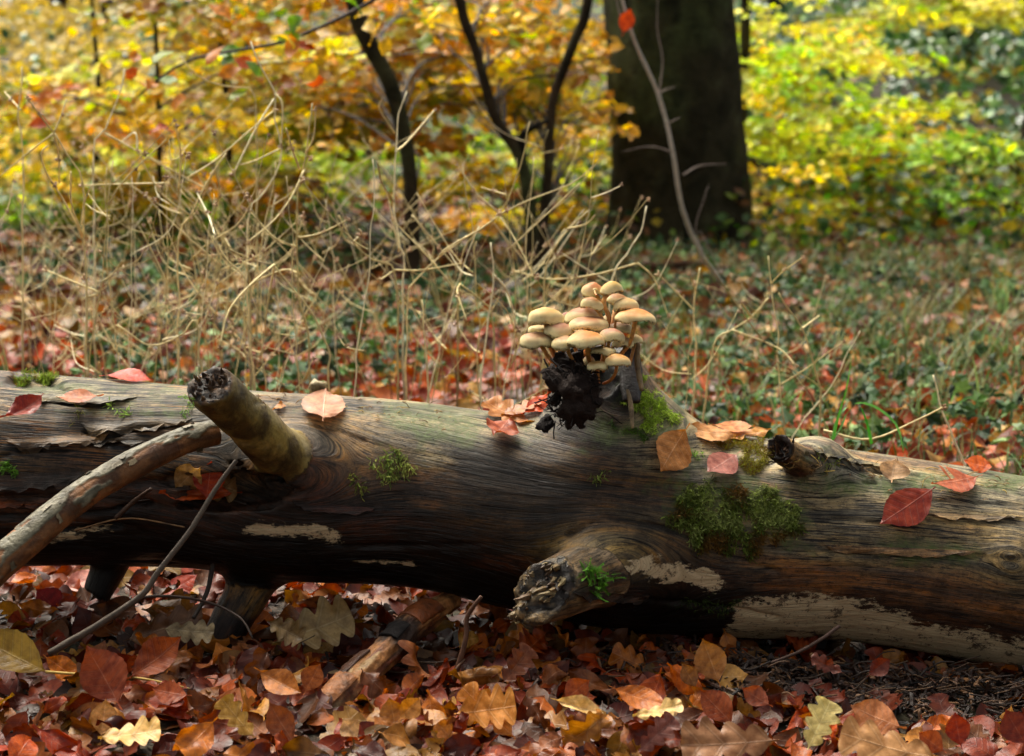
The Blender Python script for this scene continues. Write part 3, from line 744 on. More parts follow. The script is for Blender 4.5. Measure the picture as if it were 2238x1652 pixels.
# ------------------------------------------------------------------ leaves lying on the log
hero('beech', (12, 915), (102, 872), '8a3128', 'curled dark red beech leaf at the mossy cracked end of the log', 'log', n=(0, -.5, .9), curl=1.0, fold=.5, crumple=1.4, lift=.006, seed=1, aspect=.95)
hero('beech', (214, 866), (122, 872), 'b0684a', 'flat brown beech leaf beside the small hole in the log', 'log', n=(0, -.2, 1), curl=.3, crumple=.8, seed=2, lift=.003)
hero('beech', (232, 817), (334, 824), 'b8351a', 'thin bright red leaf seen edge-on on the top rim of the log', 'log', n=(0, -.1, 1), curl=-.4, lift=.004, seed=3)
hero('beech', (706, 914), (712, 853), 'c08a72', 'single pink beech leaf lying flat on top of the log beside the big stub', 'log', curl=.2, fold=.15, seed=4, aspect=1.0, lift=.002)
hero('beech', (600, 895), (630, 880), 'c08050', 'tiny torn leaf scrap beside the pink beech leaf', 'log', crumple=2, seed=5, cut=lambda s, t: (s > .7) | (t > .5))
hero('oak', (1170, 925), (1060, 888), 'b5774a', 'tan oak leaf lying on the log behind the crumpled russet leaf', 'log', n=(.1, -.5, .8), curl=.5, crumple=1.0, seed=6, aspect=1.1, lift=.004)
hero('oak', (1100, 905), (1180, 880), 'a86a40', 'brown oak leaf tucked against the black fungus', 'log', n=(-.1, -.4, .9), curl=.4, crumple=1.0, seed=7, aspect=1.1, lift=.010)
hero('beech', (1112, 918), (1080, 955), 'a5533a', 'crumpled russet leaf hanging on the log below the tan oak leaf', 'log', curl=.6, fold=.4, crumple=2.2, seed=8, aspect=1.5, lift=.006)
hero('beech', (1148, 905), (1206, 866), 'c4481c', 'curled orange leaf standing against the black fungus', 'log', n=(.1, -.9, .5), curl=1.0, crumple=1.2, seed=9, lift=.015)
hero('beech', (1497, 940), (1440, 1032), 'bf7f50', 'large tan beech leaf with a dark stalk, below the stump moss', 'log', curl=.3, fold=.1, crumple=.5, seed=10, aspect=1.12, stalk=.16, lift=.004)
hero('beech', (1608, 994), (1545, 1034), 'a96a62', 'pink brown beech leaf between two moss patches', 'log', curl=.25, fold=.1, seed=11, aspect=1.08, lift=.004)
hero('beech', (1498, 936), (1606, 956), 'c28a60', 'long tan beech leaf on the crest above the yellow moss', 'log', n=(0, -.6, .8), curl=.4, fold=.3, crumple=1.0, seed=12, lift=.006, aspect=.9)
hero('oak', (1680, 942), (1575, 960), 'c48c58', 'tan oak leaf on the crest beside the short hollow stub', 'log', n=(0, -.5, .85), curl=.3, crumple=.8, seed=13, lift=.008, aspect=.8)
hero('beech', (1560, 930), (1650, 937), 'bd7a4c', 'thin brown leaf edge behind the tan oak leaf', 'log', n=(0, -.2, 1), curl=.3, seed=14, lift=.010)
hero('beech', (1948, 1052), (1955, 1006), 'd2a98c', 'small pale folded leaf on the log beyond the short stub', 'log', n=(0, -.7, .7), curl=.9, fold=.9, crumple=1.4, seed=15, aspect=1.9, lift=.006)
hero('beech', (2132, 1042), (2032, 1062), 'a85a42', 'torn red brown leaf above the big deep red leaf', 'log', curl=.2, crumple=.8, seed=16, aspect=1.1, lift=.004, cut=lambda s, t: (t > .15) & (s > .45 + .1 * np.sin(s * 40)))
hero('beech', (2036, 1070), (1922, 1148), '842814', 'big deep red beech leaf lying flat on the front of the log', 'log', curl=.25, fold=.12, crumple=.5, seed=17, aspect=.86, stalk=.07, lift=.005)
hero('beech', (2168, 1022), (2104, 1010), 'c4571e', 'small orange leaf peeping over the far rim of the log', 'log', n=(0, -.9, .4), curl=.5, seed=18, lift=.012, aspect=1.2)
hero('beech', (452, 1086), (462, 1006), 'b03a16', 'bright red leaf tucked under the big stub', 'log', n=(0, -1, .2), curl=.4, fold=.15, seed=19, aspect=1.35, lift=.02, stalk=.05)
hero('beech', (385, 1068), (440, 1015), 'a88058', 'pale brown dead leaf in the rotted hollow of the log', 'log', n=(0, -.9, .4), curl=.8, crumple=2, seed=20, lift=.012, aspect=1.3)
hero('beech', (505, 1078), (345, 1084), 'b04a20', 'thin orange leaf sliver lying along the split in the log', 'log', n=(0, -.35, 1), curl=.3, crumple=1.4, seed=21, lift=.010, aspect=.5)
hero('oak', (400, 1040), (520, 1070), '94704e', 'rotting tan oak leaf packed into the hollow under the big stub', 'log', n=(0, -.9, .5), curl=.6, crumple=2.4, seed=22, lift=.008)

# ------------------------------------------------------------------ mushrooms
t = NT('mushroom_cap')
luv = t.attr('luv').outputs[1]; sx = t.n('SeparateXYZ', {0: luv}).outputs[0]; oc = t.n('TexCoord').outputs['Object']
n1_ = t.noise(oc, 60, 4, 0.6, 0.2); n2_ = t.noise(oc, 260, 3, 0.7)
oi = t.n('ObjectInfo').outputs['Color']
mm_ = t.math('ADD', sx, t.math('MULTIPLY', t.math('SUBTRACT', n1_, 0.5), 0.55))
cc_ = t.mix(t.rng(mm_, 0.42, 0.95), oi, (0.74, 0.635, 0.33, 1))
cc_ = t.mix(t.rng(n2_, 0.30, 0.42, 0.35, 0), cc_, (0.20, 0.11, 0.05, 1))
edge = t.math('MULTIPLY', t.rng(sx, 0.93, 0.985), t.rng(n2_, 0.45, 0.6))
cc_ = t.mix(edge, cc_, (0.06, 0.035, 0.02, 1))
p = t.n('BsdfPrincipled', {'Base Color': cc_, 'Roughness': 0.6, 'Specular IOR Level': 0.25, 'Subsurface Weight': 0.12, 'Subsurface Radius': (0.006, 0.004, 0.002), 'Subsurface Scale': 1.0, 'Normal': t.bump(n2_, 0.12, 0.001)})
M_CAP = t.finish(p.outputs[0])
M_STEM = plain_material('mushroom_stem', 0.5, 0.4, 0.0, 150, 0.3)
M_GILL = plain_material('mushroom_gills', 0.7, 0.3, 0.0, 200, 0.3)
stump_base = at(1290, 905, 2.50)
def mushroom(l, r_, top, rim, Y, pts, tint, label, tilt=(0, 0), seed=0, sw=None):
    """l,r_,top,rim: cap extent in the photograph's enlarged crop; pts: stem course below the cap"""
    S = 0.26377; X0, Y0 = 1089.4, 566.5
    cx = (l + r_) / 2 * S + X0; w = (r_ - l) * S; yr = rim * S + Y0; yt = top * S + Y0
    R = w / 2 * Y / F * 1.07; c0 = at(cx, yr - 2.0, Y); hh = (yr - yt - 3) * Y / F * 0.97
    base_px = (pts[-1][0] * S + X0, pts[-1][1] * S + Y0) if pts else (cx, yr + 40)
    rr = np.random.RandomState(seed + 50)
    root = thing('mushroom', at(base_px[0], base_px[1], 2.515), label, 'mushroom', 'mushrooms in the cluster on the log stump')
    nr, na = 16, 40
    u = np.linspace(0, 1, nr); th = np.linspace(0, 2 * math.pi, na, endpoint=False)
    prof_r = np.sin(u * math.pi / 2 * 1.04) / math.sin(math.pi / 2 * 1.04); prof_z = np.cos(u * math.pi / 2) ** rr.uniform(.62, 1.0)
    prof_z = prof_z + 0.05 * np.exp(-(u / 0.25) ** 2)
    wv = 1 + 0.05 * np.sin(th * 2 + rr.uniform(0, 6)) + 0.04 * np.sin(th * 3 + rr.uniform(0, 6)) + 0.02 * np.sin(th * 5 + rr.uniform(0, 6))
    Rr = prof_r[:, None] * R * (1 + (wv[None] - 1) * u[:, None])
    Zz = prof_z[:, None] * hh - (u[:, None] ** 6) * R * (0.04 + 0.09 * np.sin(th * 3 + rr.uniform(0, 6)) + 0.02 * np.sin(th * 7 + rr.uniform(0, 6)))[None]
    V = np.stack([Rr * np.cos(th), Rr * np.sin(th), Zz], -1)
    V[..., 2] += 0.0022 * noise(V.reshape(-1, 3) + rr.uniform(0, 9, 3), 55, seed, 2).reshape(nr, na)
    ragged = 0.0022 * (_hash(np.arange(na), np.arange(na) * 3, np.zeros(na, int), seed) - 0.2)
    V[-1, :, 2] -= ragged
    skirt = V[-1].copy(); skirt[:, :2] *= 0.955; skirt[:, 2] += 0.0004
    V = np.concatenate([V, skirt[None]], 0)
    ti = np.array(Matrix.Rotation(tilt[0], 3, 'X') @ Matrix.Rotation(tilt[1], 3, 'Y'))
    W = V.reshape(-1, 3) @ ti.T + c0
    n_ = nr + 1; i = np.arange(n_ - 1)[:, None] * na; j = np.arange(na)[None]; j2 = (j + 1) % na
    Q = np.stack([i + j, i + na + j, i + na + j2, i + j2], -1).reshape(-1, 4)
    us = np.repeat(np.append(u, 1.0), na)
    cap = build('cap', W, Q, M_CAP, root, {'luv': np.stack([us, us * 0, us * 0], -1)})
    cap.color = (*lin(tint), 1)
    # gills: radial ridges in a shallow inverted bowl
    ng = 96; tg_ = np.linspace(0, 2 * math.pi, ng, endpoint=False); ug = np.array([0.12, 0.4, 0.7, 0.95])
    wg = 1 + 0.035 * np.sin(tg_ * 2) * 0
    Vg = np.stack([ug[:, None] * R * 0.985 * np.cos(tg_), ug[:, None] * R * 0.985 * np.sin(tg_), (0.30 * hh * (1 - ug[:, None] ** 2) + 0.0009 * (np.arange(ng) % 2)[None] * np.ones((4, 1)))], -1)
    Wg = Vg.reshape(-1, 3) @ ti.T + c0
    i = np.arange(3)[:, None] * ng; j = np.arange(ng)[None]; j2 = (j + 1) % ng
    Qg = np.stack([i + j, i + j2, i + ng + j2, i + ng + j], -1).reshape(-1, 4)
    build('gills', Wg, Qg, M_GILL, root, {'tint': np.tile(lin('6a5a34'), (len(Wg), 1)), 'luv': np.zeros((len(Wg), 3))}, smooth=False)
    c_top = c0 + ti @ np.array([0, 0, 0.30 * hh])
    P = [c_top]
    k = len(pts)
    for q, (sx_, sy_) in enumerate(pts):
        f = (q + 1) / max(k, 1); P.append(at(sx_ * S + X0, sy_ * S + Y0, Y + (2.515 - Y) * f * 0.8))
    if not pts: P += [c0 * 0.5 + np.array([at(cx + (1300 - cx) * .3, yr + 40, 2.52)])[0] * 0.5, at(cx + (1300 - cx) * .5, yr + 90, 2.53)]
    path = smooth_path(P, 22); sr = (sw or 13) * S / 2 * 2.5 / F * 2.7
    V, Fs, Sx, TH = tube(path, sr * np.linspace(0.95, 0.8, 22) * (1 + 0.06 * np.sin(np.linspace(0, 9, 22))), 10)
    top_c, bot_c = lin('e4b468'), lin('b86e2c')
    cs = top_c * (1 - Sx[:, None] ** 0.7) + bot_c * Sx[:, None] ** 0.7
    build('stem', V, Fs, M_STEM, root, {'tint': cs})
    return root
pk, br, orr, yl = '94623c', '8a5c2c', 'b46e2c', 'b08a40'
mushroom(690, 872, 195, 292, 2.555, [(880, 400), (905, 470)], 'a86a3c', 'topmost mushroom on the fungus side, with a tiny bud on its rim', (0, .05), 1)
mushroom(848, 1028, 182, 280, 2.53, [(876, 330), (885, 400), (915, 470), (905, 560)], yl, 'pale topmost mushroom with an orange stem showing under it', (-.05, -.08), 2, 16)
mushroom(680, 862, 303, 402, 2.52, [(850, 470), (880, 600)], br, 'small mushroom just below the topmost pair, next above the big brown dome', (0, .06), 3)
mushroom(888, 1082, 280, 368, 2.575, [(960, 430), (930, 600)], br, 'mushroom half hidden behind the orange stem of the topmost pale one', (.05, .1), 4)
mushroom(955, 1158, 320, 418, 2.525, [(980, 440), (972, 510), (960, 640)], 'b48a50', 'mushroom directly above the widest outer one, with a thin orange stem', (-.05, 0), 5, 9)
mushroom(980, 1292, 408, 508, 2.50, [(1130, 530), (1120, 580), (1085, 700), (1000, 800)], orr, 'widest pale mushroom sticking out over the mossy side of the stump', (-.03, .05), 6, 15)
mushroom(255, 522, 395, 528, 2.51, [(400, 600), (470, 800)], 'b89050', 'large smooth yellow dome at the upper outer edge over the fungus side', (0, .02), 7, 13)
mushroom(505, 600, 435, 520, 2.57, [], '8a5a48', 'small pink brown cap peeping out behind the large yellow dome', (0, .1), 8)
mushroom(565, 852, 392, 512, 2.56, [(720, 600), (720, 800)], pk, 'big pink brown dome standing behind the centre of the cluster', (0, .03), 9, 13)
mushroom(592, 896, 468, 566, 2.505, [(745, 590), (745, 700), (740, 850)], pk, 'wide pink brown mushroom directly above the front bright one', (0, 0), 10, 15)
mushroom(850, 972, 450, 524, 2.58, [], 'a08a60', 'small pale cap behind the centre, under the orange stem', (.1, -.3), 11)
mushroom(252, 430, 535, 602, 2.54, [(400, 680), (470, 820)], 'a08858', 'flat cap squeezed directly under the large yellow dome', (0, 0), 12)
mushroom(385, 618, 513, 628, 2.50, [(520, 700), (560, 860)], '9a6a4c', 'brown mushroom between the yellow dome and the wide pink brown one', (0, .04), 13, 13)
mushroom(880, 1103, 513, 605, 2.535, [(960, 680), (930, 800)], '9c7450', 'brown cap tucked under the widest pale outer mushroom', (0, -.05), 14)
mushroom(178, 452, 597, 712, 2.50, [(365, 730), (400, 790), (450, 850), (500, 890)], '9a704c', 'lowest outermost mushroom on the fungus side with a curved stem', (0, .04), 15, 15)
mushroom(448, 690, 625, 732, 2.48, [(575, 750), (595, 800), (640, 880), (680, 960)], '96724a', 'mushroom beside the front bright one with a long slanting stem', (0, 0), 16, 14)
mushroom(573, 880, 590, 708, 2.455, [(742, 730), (742, 790), (758, 850), (770, 880)], orr, 'brightest large mushroom in front, with a wet shine on its cap', (-.06, -.02), 17, 19)
mushroom(838, 1042, 565, 682, 2.48, [(910, 710), (905, 800), (890, 900)], '9a6a50', 'brown mushroom touching the front bright one on its mossy side', (-.05, 0), 18, 12)
mushroom(940, 1118, 635, 722, 2.52, [(1045, 730), (1030, 780), (1000, 860)], '8a6440', 'dark brown cap low on the mossy side, over a short orange stem', (0, .0), 19, 13)
mushroom(1070, 1202, 612, 702, 2.535, [(1120, 740), (1090, 860)], '9a7c4c', 'cap at the lower outer corner beside the dark hollow post', (0, -.12), 20)
mushroom(775, 970, 712, 776, 2.47, [(872, 790), (875, 850), (870, 930)], '9a7848', 'small flat mushroom right under the brown one, above the two lowest', (0, 0), 21, 12)
mushroom(733, 902, 835, 906, 2.45, [(822, 920), (826, 980), (832, 1030)], '9a7440', 'lowest small mushroom of the cluster, straight stemmed', (0, 0), 22, 12)
mushroom(887, 1090, 782, 870, 2.45, [(980, 885), (970, 940), (930, 1000), (870, 1030)], 'ac7c40', 'second lowest mushroom, with a stem curving to the stump', (0, .02), 23, 12)
mushroom(430, 560, 700, 760, 2.545, [(490, 780), (530, 860)], '7a4a2c', 'shaded brown cap hidden low behind the outermost mushroom', (0, 0), 24, 14)
mushroom(700, 800, 800, 880, 2.515, [(780, 930), (800, 1010)], '7a5034', 'small dull brown cap hidden behind the lowest small mushroom', (0, 0), 25, 14)
mushroom(782, 818, 232, 268, 2.535, [(800, 280), (815, 300)], 'b0905c', 'tiny bud mushroom growing at the rim of the topmost cap', (0, 0), 26, 6)

# ------------------------------------------------------------------ black fungus lumps
def lumps(name, centers, label, cat, mat, col, seed):
    """a knobbly mass: many overlapping bulbs merged with remesh-free overlap of one displaced surface"""
    mb_ = bpy.data.metaballs.new('m'); mb_.resolution = 0.0035; mb_.render_resolution = 0.0035; mb_.threshold = 0.25
    for (p, r) in centers:
        e = mb_.elements.new(); e.co = Vector(p); e.radius = r
    o = bpy.data.objects.new('m', mb_); COL.objects.link(o)
    dg = bpy.context.evaluated_depsgraph_get(); me0 = bpy.data.meshes.new_from_object(o.evaluated_get(dg))
    V = np.empty(len(me0.vertices) * 3, np.float32); me0.vertices.foreach_get('co', V); V = V.reshape(-1, 3).astype(float)
    N = np.empty(len(me0.vertices) * 3, np.float32); me0.vertices.foreach_get('normal', N); N = N.reshape(-1, 3)
    V = V + N * (0.0065 * noise(V, 150, seed, 3) - 0.004 * np.abs(noise(V, 70, seed + 1, 2)))[:, None]
    tri = [tuple(p_.vertices) for p_ in me0.polygons]
    q4 = np.array([t_ for t_ in tri if len(t_) == 4]).reshape(-1, 4); q3 = np.array([t_ for t_ in tri if len(t_) == 3]).reshape(-1, 3)
    bpy.data.objects.remove(o); bpy.data.metaballs.remove(mb_)
    ob = build(name, V, [q for q in (q4, q3) if len(q)], mat, None, {'tint': np.tile(lin(col), (len(V), 1))})
    return tag(ob, label, cat)
S_ = 0.26377
def cr2(x, y, Y): return at(1089.4 + x * S_, 566.5 + y * S_, Y)
fc = []
for (x, y, r, Y) in [(440, 960, 60, 2.455), (480, 1010, 70, 2.45), (770, 1290, 45, 2.445), (830, 1180, 40, 2.452), (600, 1370, 35, 2.448), (700, 1380, 32, 2.448), (560, 980, 65, 2.46), (620, 1040, 75, 2.45), (700, 1010, 65, 2.455), (560, 1070, 60, 2.44), (640, 1120, 65, 2.44), (720, 1090, 55, 2.45), (760, 1150, 50, 2.45),
                  (590, 1200, 60, 2.445), (650, 1250, 70, 2.44), (560, 1260, 50, 2.45), (720, 1200, 60, 2.45), (620, 1310, 50, 2.445), (680, 1330, 40, 2.45), (500, 1120, 40, 2.46), (480, 1170, 35, 2.46), (520, 1060, 50, 2.46), (780, 1020, 55, 2.47), (800, 1100, 45, 2.455), (770, 1220, 45, 2.445),
                  (540, 880, 55, 2.49), (600, 900, 60, 2.49), (680, 930, 60, 2.49), (520, 820, 50, 2.51), (640, 820, 55, 2.51), (440, 1180, 28, 2.46), (410, 940, 35, 2.46)]:
    fc.append((cr2(x - 8, y, Y - .004), r * S_ * 2.45 / F * 1.75))
rq = np.random.RandomState(5)
for k in range(230):
    p0, r0 = fc[rq.randint(32)]; d = rq.normal(size=3); d[1] = -abs(d[1]); d /= np.linalg.norm(d); fc.append((p0 + d * r0 * 0.66, r0 * rq.uniform(.16, .36)))
lumps('black_fungus', fc, 'big knobbly black rotten fungus mass spilling down from the mushroom cluster', 'fungus', M_FUNGUS, '2a1e18', 81)
fc = [(cr2(x, y, Y), r * S_ * 2.45 / F * 1.5) for (x, y, r, Y) in [(340, 1390, 42, 2.465), (390, 1410, 40, 2.46), (430, 1380, 42, 2.465), (360, 1340, 35, 2.47), (410, 1320, 35, 2.475), (450, 1340, 30, 2.475), (320, 1360, 26, 2.47)]]
lumps('shrivelled_fungus', fc, 'small shrivelled black fungus lump lying on the log beside the orange leaf', 'fungus', M_FUNGUS, '1d1512', 85)
def strand(name, pts, r0, r1, col, mat, label=None, cat=None, group=None, parent=None, k=7, n=24, rough=0.0, seed=0):
    path = smooth_path(pts, n)
    rad = np.linspace(r0, r1, n)
    V, Fs, S, TH = tube(path, rad, k)
    if rough: V = V + (noise(V, 90, seed, 2) * rough)[:, None] * np.array([0.3, 1, 1])
    o = build(name, V, Fs, mat, parent, {'tint': np.tile(lin(col), (len(V), 1))}, True, None, np.asarray(pts[-1]) if parent is None else None)
    return tag(o, label, cat, group)
b_ = Batch(); rq = np.random.RandomState(19)
for k in range(110):
    p0 = cr2(rq.uniform(400, 820), rq.uniform(880, 1340), 2.435 + rq.uniform(0, .03)); d = rq.normal(size=3) * [1, .4, 1]; d /= np.linalg.norm(d); L = rq.uniform(.008, .026)
    V, Fs, S, TH = tube(smooth_path([p0, p0 + d * L * .4 + rq.normal(size=3) * .004, p0 + d * L + rq.normal(size=3) * .005], 8), rq.uniform(.0004, .0013), 5); b_.add(V, Fs, lin('1a1210'))
tag(b_.build('fungus_threads', M_FUNGUS), 'black stringy threads tangled over the fungus mass', 'fungus', None, 'stuff')
# thin standing wall splinter of the hollow post
def ribbon_slab(name, pts, w, th, col, mat, label, cat, parent=None):
    path = smooth_path(pts, 16); V, Fs, S, TH = tube(path, 1.0, 8)
    ctr = np.vstack([np.repeat(path, 8, 0), path[0], path[-1]]); off = V - ctr
    tz = path[-1] - path[0]; tz /= np.linalg.norm(tz); side = np.array([1.0, 0.2, 0]); side -= tz * (side @ tz); side /= np.linalg.norm(side); nn = np.cross(tz, side)
    ww = w * (0.6 + 0.4 * np.sin(S * math.pi)) * (1 + .3 * noise(ctr, 90, 3, 2))
    V = ctr + (off @ side)[:, None] * side * ww[:, None] + (off @ nn)[:, None] * nn * th
    o = build(name, V, Fs, mat, parent, {'tint': np.tile(lin(col), (len(V), 1))}); return tag(o, label, cat)
ribbon_slab('splinter', [cr2(1070, 1080, 2.478), cr2(1095, 1200, 2.468), cr2(1112, 1400, 2.452)], .0035, .0015, '9a8058', M_ROT, 'long pale splinter hanging below the moss of the stump', 'wood splinter')
ribbon_slab('stump_wall', [cr2(1160, 690, 2.525), cr2(1150, 850, 2.518), cr2(1172, 1000, 2.505), cr2(1190, 1090, 2.495)], .0042, .003, '8c7048', M_ROT, None, None, log)
ribbon_slab('stump_wall', [cr2(1095, 700, 2.56), cr2(1100, 850, 2.55), cr2(1100, 1180, 2.49)], .016, .004, '1a120c', M_ROT, None, None, log)
ribbon_slab('stump_wall', [cr2(505, 760, 2.57), cr2(500, 850, 2.56), cr2(520, 1000, 2.54)], .012, .004, '1a120c', M_ROT, None, None, log)
# splinters along the splits and the little chip on the crest
for pts, w, lb in (([(405, 1148), (280, 1128), (165, 1150)][::-1], .0032, 'long pale splinter lying in the split below the leaning branch'), ([(300, 1092), (420, 1080), (505, 1092)], .0022, 'thin orange splinter along the split above the dark hollow'),
                   ([(545, 1108), (500, 1095), (470, 1075)], .0030, 'dark splinter under the big stub')):
    P = [cast_log(*q) for q in pts]
    ribbon_slab('splinter', [a_ + b_ * .006 for a_, b_ in P if a_ is not None], w, .0012, 'a07a50' if 'dark' not in lb else '2c1f16', M_ROT, lb, 'wood splinter')
P = cast_log(695, 872)[0]; lumps('wood_chip', [(at(690, 845, 2.60), .014), (at(703, 846, 2.60), .012)], 'tiny pale wood chip on the crest behind the pink beech leaf', 'wood chip', M_ROT, 'a89468', 88)
strand('twig', [cast_log(255, 1130)[0] + np.array([0, -.006, 0]), cast_log(300, 1088)[0] + np.array([0, -.014, 0]), at(330, 1068, 2.43)], .0035, .0022, '4a3426', M_TWIG, 'short dark twig wedged between the leaning branch and the log', 'twig', rough=.0012)
# small stringy debris on the crest
b_ = Batch(); rq = np.random.RandomState(9)
for k in range(150):
    x, y = (rq.uniform(560, 1000), 0) if k < 70 else (rq.uniform(1700, 2230), 0)
    y = np.interp(x, [560, 1000, 1700, 2230], [875, 905, 1000, 1080]) + rq.normal() * 16
    p0, n0 = cast_log(x, y)
    if p0 is None: continue
    d = np.array([rq.normal() * 1.0, 0.15 * rq.normal(), 0.4 * rq.normal()]); d /= np.linalg.norm(d); L = rq.uniform(.004, .018)
    path = smooth_path([p0 + n0 * .0008, p0 + d * L * .5 + n0 * .003, p0 + d * L + n0 * .0012], 6); V, Fs, S, TH = tube(path, rq.uniform(.0003, .0007), 4)
    b_.add(V, Fs, lin(rq.choice(['b09448', '8c6a34', '6a4a2a'])))
tag(b_.build('wood_fibres', M_STALK), 'loose straw coloured fibres scattered on the crest of the log', 'debris', None, 'stuff')

# ------------------------------------------------------------------ moss
def frond_template(seed, L=1.0, nl=9):
    """one feathery moss shoot: curved stem with paired leaflets (unit length along z)"""
    r = np.random.RandomState(seed); b = Batch(); bend = r.uniform(.2, .7)
    s = np.linspace(0, 1, 6); path = np.stack([bend * s ** 2 * .6, 0.12 * np.sin(s * 3) * r.uniform(-1, 1), s - .25 * bend * s ** 2], 1)
    V, Fs, S, TH = tube(path, .025 * (1 - .6 * s), 3, cap=False); Tq = Fs[0]; Vs = [V]; Ts = [np.vstack([Tq[:, [0, 1, 2]], Tq[:, [0, 2, 3]]])]; n = len(V)
    for k in range(nl):
        f = .12 + .86 * k / nl; p0 = np.array([np.interp(f, s, path[:, c]) for c in range(3)])
        for sg in (-1, 1):
            ln = .26 * (1 - .55 * f) * r.uniform(.7, 1.2); d = np.array([.25 + r.normal() * .2, sg * 1.0, .75]); d /= np.linalg.norm(d); w = np.cross(d, [1, 0, .3]); w = w / np.linalg.norm(w) * .035
            Vs.append(np.array([p0 - w, p0 + w, p0 + d * ln])); Ts.append(np.array([[n, n + 1, n + 2]])); n += 3
    return np.vstack(Vs), np.vstack(Ts)
FR = [frond_template(s) for s in range(8)]
def poly_in(x, y, poly):
    c = False; j = len(poly) - 1
    for i in range(len(poly)):
        if (poly[i][1] > y) != (poly[j][1] > y) and x < (poly[j][0] - poly[i][0]) * (y - poly[i][1]) / (poly[j][1] - poly[i][1] + 1e-9) + poly[i][0]: c = not c
        j = i
    return c
def moss(poly, n, cols, Ls, label, seed, droop=0.6, thick=0.010, weights=None, up=0.3, edge=True):
    if n > 100: n = int(n * 1.9); Ls = (Ls[0] * .6, Ls[1] * .62)
    r = np.random.RandomState(seed); xs_ = [q[0] for q in poly]; ys_ = [q[1] for q in poly]; b = Batch(); got = 0; tries = 0
    O = []; Mx = []; C_ = []; cx, cy = np.mean(xs_), np.mean(ys_)
    while got < n and tries < n * 12:
        tries += 1; x = r.uniform(min(xs_) - 8, max(xs_) + 8); y = r.uniform(min(ys_) - 8, max(ys_) + 8)
        xx, yy = x + 10 * math.sin(y * .13 + seed), y + 8 * math.sin(x * .11)
        if not poly_in(xx, yy, poly): continue
        p0, n0 = cast_log(x, y)
        if p0 is None: continue
        cl = 0.5 + 0.5 * float(noise(p0[None], 55, seed, 2)[0])
        if cl < .33 and r.rand() < .8: continue
        p0 = p0 + n0 * thick * (cl - .3) * r.uniform(0, 1.6)
        d = n0 * r.uniform(.25, .8) + np.array([0, -.1, -droop]) + r.normal(size=3) * .55 + np.array([0, 0, up]) * r.uniform(0, 1.3)
        d /= np.linalg.norm(d); L = r.uniform(*Ls); z = d; x_ = np.cross(z, r.normal(size=3)); x_ /= np.linalg.norm(x_)
        Mx.append(np.stack([x_, np.cross(z, x_), z], 1) * L); O.append(p0)
        w_ = float(np.clip(noise(p0[None], 30, seed + 3, 2)[0] * .9 + .5 + r.normal() * .15, 0, .999)); C_.append(lin(cols[int(w_ * len(cols))]) * r.uniform(.75, 1.25)); got += 1
    O = np.array(O); Mx = np.array(Mx); C_ = np.array(C_)
    for k in range(8):
        m = np.arange(len(O)) % 8 == k
        if m.any(): b.instances(FR[k][0], FR[k][1], np.zeros((len(FR[k][0]), 3)), Mx[m], O[m], C_[m])
    return tag(b.build('moss_patch', M_MOSS, smooth=False), label, 'moss', 'moss patches on the log')
gm = ['6a4a14', '5a4a14', '4a4c14', '4e5c1a', '6e7e2c', '88944a']
moss([(1455, 1130), (1500, 1060), (1545, 1045), (1580, 1062), (1640, 1070), (1690, 1060), (1720, 1090), (1757, 1130), (1745, 1165), (1690, 1180), (1640, 1215), (1580, 1200), (1530, 1205), (1500, 1170)], 2600, gm, (.008, .020), 'largest dark green feathery moss patch on the front of the log', 11, .9, .007)
moss([(1360, 850), (1385, 820), (1408, 812), (1430, 868), (1475, 900), (1478, 918), (1440, 920), (1455, 938), (1430, 955), (1405, 925), (1388, 890), (1362, 868)], 1300, ['8aa42c', 'a8c43c', 'c4d860', '7a9428'], (.006, .014), 'bright green moss running down beside the mushroom stump', 12, .9, .008)
moss([(1330, 905), (1350, 925), (1390, 940), (1420, 950), (1400, 962), (1350, 940)], 200, ['3e5a18', '56781e', '6a9028'], (.005, .011), 'thin moss streak on the stump below the pale splinter', 13, .9, .003)
moss([(1520, 970), (1600, 955), (1678, 962), (1680, 1000), (1690, 1022), (1660, 1035), (1620, 1028), (1615, 985), (1560, 975)], 1300, ['7a6014', '8c7a1c', '8a8a22', '6a4a14', '9a9430'], (.005, .012), 'yellow brown moss patch between the pink leaf and the short hollow stub', 14, .5, .007)
moss([(1275, 1250), (1300, 1235), (1330, 1245), (1345, 1262), (1325, 1290), (1290, 1290)], 42, ['4a7a1c', '5a8e24'], (.018, .030), 'small star shaped moss sprig on the broken knob', 15, .1, .003, up=.1)
moss([(800, 1022), (850, 985), (900, 990), (905, 1020), (870, 1060), (840, 1045)], 170, ['5e7a24', '8a9a3c', '6a8030', 'a0a850'], (.010, .020), 'loose trailing moss sprigs on the middle of the log', 16, 1.2, .004)
moss([(760, 1040), (785, 1030), (795, 1075), (775, 1075)], 40, ['5e6a1c', '7a7a2c'], (.007, .013), 'tiny moss tuft beside the trailing sprigs', 17, 1.2, .002)
moss([(28, 812), (70, 806), (130, 822), (115, 838), (60, 842), (35, 835)], 420, ['6a8a24', '8aa63a', '8a7a2c', 'a0b448'], (.006, .015), 'yellow green moss in the cracked hollow near the end of the log', 18, .2, .004)
moss([(240, 885), (280, 893), (278, 908), (245, 900)], 40, ['8ab03c', 'a0c050'], (.006, .013), 'small bright moss tuft beside the hole in the log', 19, .7, .001)
moss([(158, 890), (175, 885), (172, 918), (162, 916)], 30, ['7a8a2c', '8a8a3a'], (.006, .012), 'narrow hanging moss tuft between two leaves at the log end', 20, 1.3, .001)
moss([(0, 1018), (35, 1012), (30, 1030), (-10, 1040)], 80, ['5a8a24', '6a9a30'], (.006, .013), 'green moss tuft at the near-cut side above the leaning branch', 21, .4, .002)
